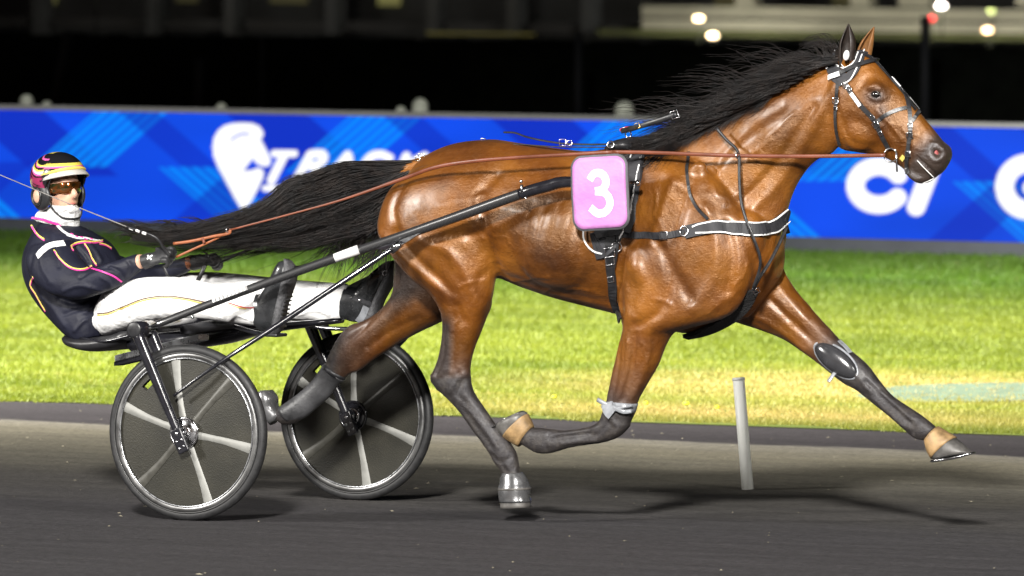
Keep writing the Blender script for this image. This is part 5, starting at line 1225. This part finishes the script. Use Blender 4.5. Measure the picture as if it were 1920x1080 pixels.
gg = link('goggles', V, ring_faces(ni + 1, nj + 1, closed=False), M.m, person); s_ = gg.modifiers.new('s', 'SOLIDIFY'); s_.thickness = .003
for s_ in (-1, 1): MB().add(*tube([H(.024, s_ * .077, .008), H(-.0, s_ * .084, .010)], .013, 12, flat=.35, nrm=RV)).build('goggle_arm', black_leather, gg)
# lips
MB().add(*tube([H(.078, -.022, -.067), H(.086, -.008, -.066), H(.086, .008, -.066), H(.078, .022, -.067)], [.0015, .004, .004, .0015], 8, 4)).build('lips', simple('lips', (.42,.13,.11), .45), skin)
# --- hands: palm plus five fingers bent round the rein
def hand(wrist, palm_c, fdir, curl, back, side, name, label=None):
    """wrist, palm centre points; fdir finger direction, curl direction towards the palm, back=-curl, side = thumb side"""
    b = MB(); fdir = fdir.normalized(); side = side.normalized(); curl = curl.normalized()
    b.add(*ellipsoid(palm_c, (fdir * .047, side * .042, curl * .020), 18, 12)); b.add(*tube([wrist, wrist.lerp(palm_c, .5), palm_c], [.032, .030, .022], 14, 3))
    for k, (o, ln) in enumerate(((.031, .92), (.011, 1.0), (-.010, .95), (-.030, .8))):
        k0 = palm_c + side * o + fdir * .030; L = .040 * ln
        p1 = k0 + fdir * L * .55 - curl * .002; p2 = p1 + (fdir * .25 + curl * .97) * L * .75; p3 = p2 + (fdir * -.75 + curl * .6) * L * .6; p4 = p3 + (fdir * -.9 - curl * .2) * L * .4
        b.add(*tube([k0, p1, p2, p3, p4], [.0115, .0115, .0108, .010, .0085], 12, 4))
    t0 = palm_c + side * .036 - fdir * .022; t1 = t0 + side * .018 + fdir * .020 + curl * .014; t2 = t1 + fdir * .026 + curl * .016 - side * .006; t3 = t2 + fdir * .018 + curl * .010 - side * .016
    b.add(*tube([t0, t1, t2, t3], [.016, .0135, .0125, .010], 12, 4))
    o, bv = remeshed(b, name, glove_m, person, .0035, 3)
    if label: o['label'] = label
    return o, bv
fx = Vector((1, 0, .12)); 
gl, glB = hand(P(268,492,.205), P(296,482,.20), Vector((1, .05, .22)), Vector((-.1, .75, -.75)), None, Vector((.1, .65, .75)), 'glove')
gl2, gl2B = hand(P(360,494,-.15), P(388,487,-.14), Vector((1, -.02, .12)), Vector((-.1, .3, -.95)), None, Vector((.1, -.9, .35)), 'glove')
for B_, pts, par in ((glB, [(276,486),(281,482),(286,479)], gl), (glB, [(277,479),(284,487)], gl), (gl2B, [(381,472),(388,476),(391,482)], gl2)): on(B_, pts, 3, white_piping, 'white_glove_print', par, .0015)
MB().add(*tube([P(264,500,.205), P(263,490,.205), P(262,478,.205)], [.004]*3, 6)).build('wrist_skin', skin_m, skin)
MB().add(*loft([(357,507, 352,480, -.15,.037), (366,503, 360,478, -.15,.037)], 16, 3)).build('wrist_band', tan_leather, gl2)
MB().add(*loft([(262,505, 259,477, .206,.036), (268,503, 265,477, .206,.036)], 16, 3)).build('cuff_edge', skin_m, skin)
# --- boots
def boot(shaft, foot, soleo, w, label, name='riding_boot'):
    b = MB(); b.add(*loft(shaft, 22, 4)); b.add(*loft(foot, 22, 5, e=2.6)); o, bv = remeshed(b, name, boot_m, person, .0055, 4); o['label'] = label
    s2 = MB().add(*loft(soleo, 22, 4, e=2.4)); so_ = s2.build('sole', simple('rubber_sole', (.07,.07,.075), .6, var=.4, scale=60, bump=.9, bscale=130, dist=.006), o)
    return o, bv
# the foot stands upright against its rest, sole facing forward
bo, boB = boot([(468,556, 472,600, .335,.04), (480,550, 485,610, .34,.050), (498,556, 505,612, .345,.05)],
 [(486,618, 520,626, .35,.030), (476,604, 527,610, .35,.042), (474,585, 530,588, .35,.045), (484,562, 535,566, .35,.045), (500,538, 543,545, .35,.048), (512,515, 548,522, .35,.050), (520,498, 549,503, .35,.044), (527,489, 545,491, .35,.030)],
 [(506,627, 521,627, .35,.028), (512,610, 530,612, .35,.043), (516,588, 534,590, .35,.042), (520,565, 539,568, .35,.040), (527,542, 546,546, .35,.047), (533,518, 552,524, .35,.051), (536,500, 553,506, .35,.046), (534,485, 546,491, .35,.026)], .35, 'near black boot seen sole first below the shaft')
for yy in np.linspace(500, 612, 15):
    x = 553 - (yy - 500) * .21 + (3 if yy < 520 else 0)
    MB().add(*box(P(x, yy, .35), (Vector((.004, 0, 0)), Vector((0, .030, 0)), Vector((0, 0, .0035))))).build('tread_bar', black_leather, bo.children[0], smooth=False)
bf, bfB = boot([(632,538, 628,600, -.37,.047), (652,537, 648,600, -.37,.048), (675,540, 668,602, -.37,.047)],
 [(655,602, 694,606, -.375,.030), (650,588, 702,594, -.375,.042), (652,570, 706,582, -.375,.046), (662,548, 712,565, -.375,.046), (682,527, 722,545, -.375,.047), (702,508, 733,524, -.375,.048), (718,495, 740,508, -.375,.040), (730,488, 741,496, -.375,.026)],
 [(676,606, 695,608, -.375,.028), (690,590, 708,595, -.375,.043), (698,572, 713,580, -.375,.042), (706,553, 720,562, -.375,.040), (716,534, 730,543, -.375,.046), (728,514, 741,522, -.375,.049), (735,500, 746,508, -.375,.042), (737,488, 745,494, -.375,.026)], -.375, 'far black boot with studded strap pressed on its foot rest')
on(bfB, [(650,556),(665,560),(685,566),(700,572)], 8, black_web, 'boot_strap', bf, .004)
for x, y in ((660,558),(676,563)): 
    h = hit(bfB, x, y)
    if h: MB().add(*ellipsoid(h[0] + h[1] * .006, (Vector((.0075,0,0)), Vector((0,.0075,0)), Vector((0,0,.0075))), 10, 6)).build('stud', steel, bf)
on(bfB, [(687,575),(681,590),(672,603)], 14, clear_grey, 'grey_heel_panel', bf, .004)
for x, y in ((722,512),(725,522),(720,530)): buckle(x, y, None, .009, 20, bvh=bfB, par=bf, off=.008)
on(bfB, [(700,515),(716,510),(730,520)], 8, black_leather, 'toe_strap', bf, .005)
# ================================================================== WHIP
whip = empty('driving_whip', P(300,455,.24), 'thin grey driving whip with white bands held across the driver face', 'whip')
cord([(-40,312,.40),(0,328,.39),(120,378,.34),(240,426,.29)], [.0017,.0019,.0022,.0026], simple('grey_whip_shaft', (.20,.19,.18), .45), 'shaft', whip)
for x, y in ((243,427.5),(255,431.5),(267,436)): MB().add(*tube([P(x, y, .285), P(x + 7, y + 3, .283)], .0062, 10)).build('white_band', white_piping, whip)
cord([(238,425,.29),(290,444,.27),(308,466,.235),(318,480,.22)], [.0045,.0065,.007,.007], black_leather, 'handle', whip)
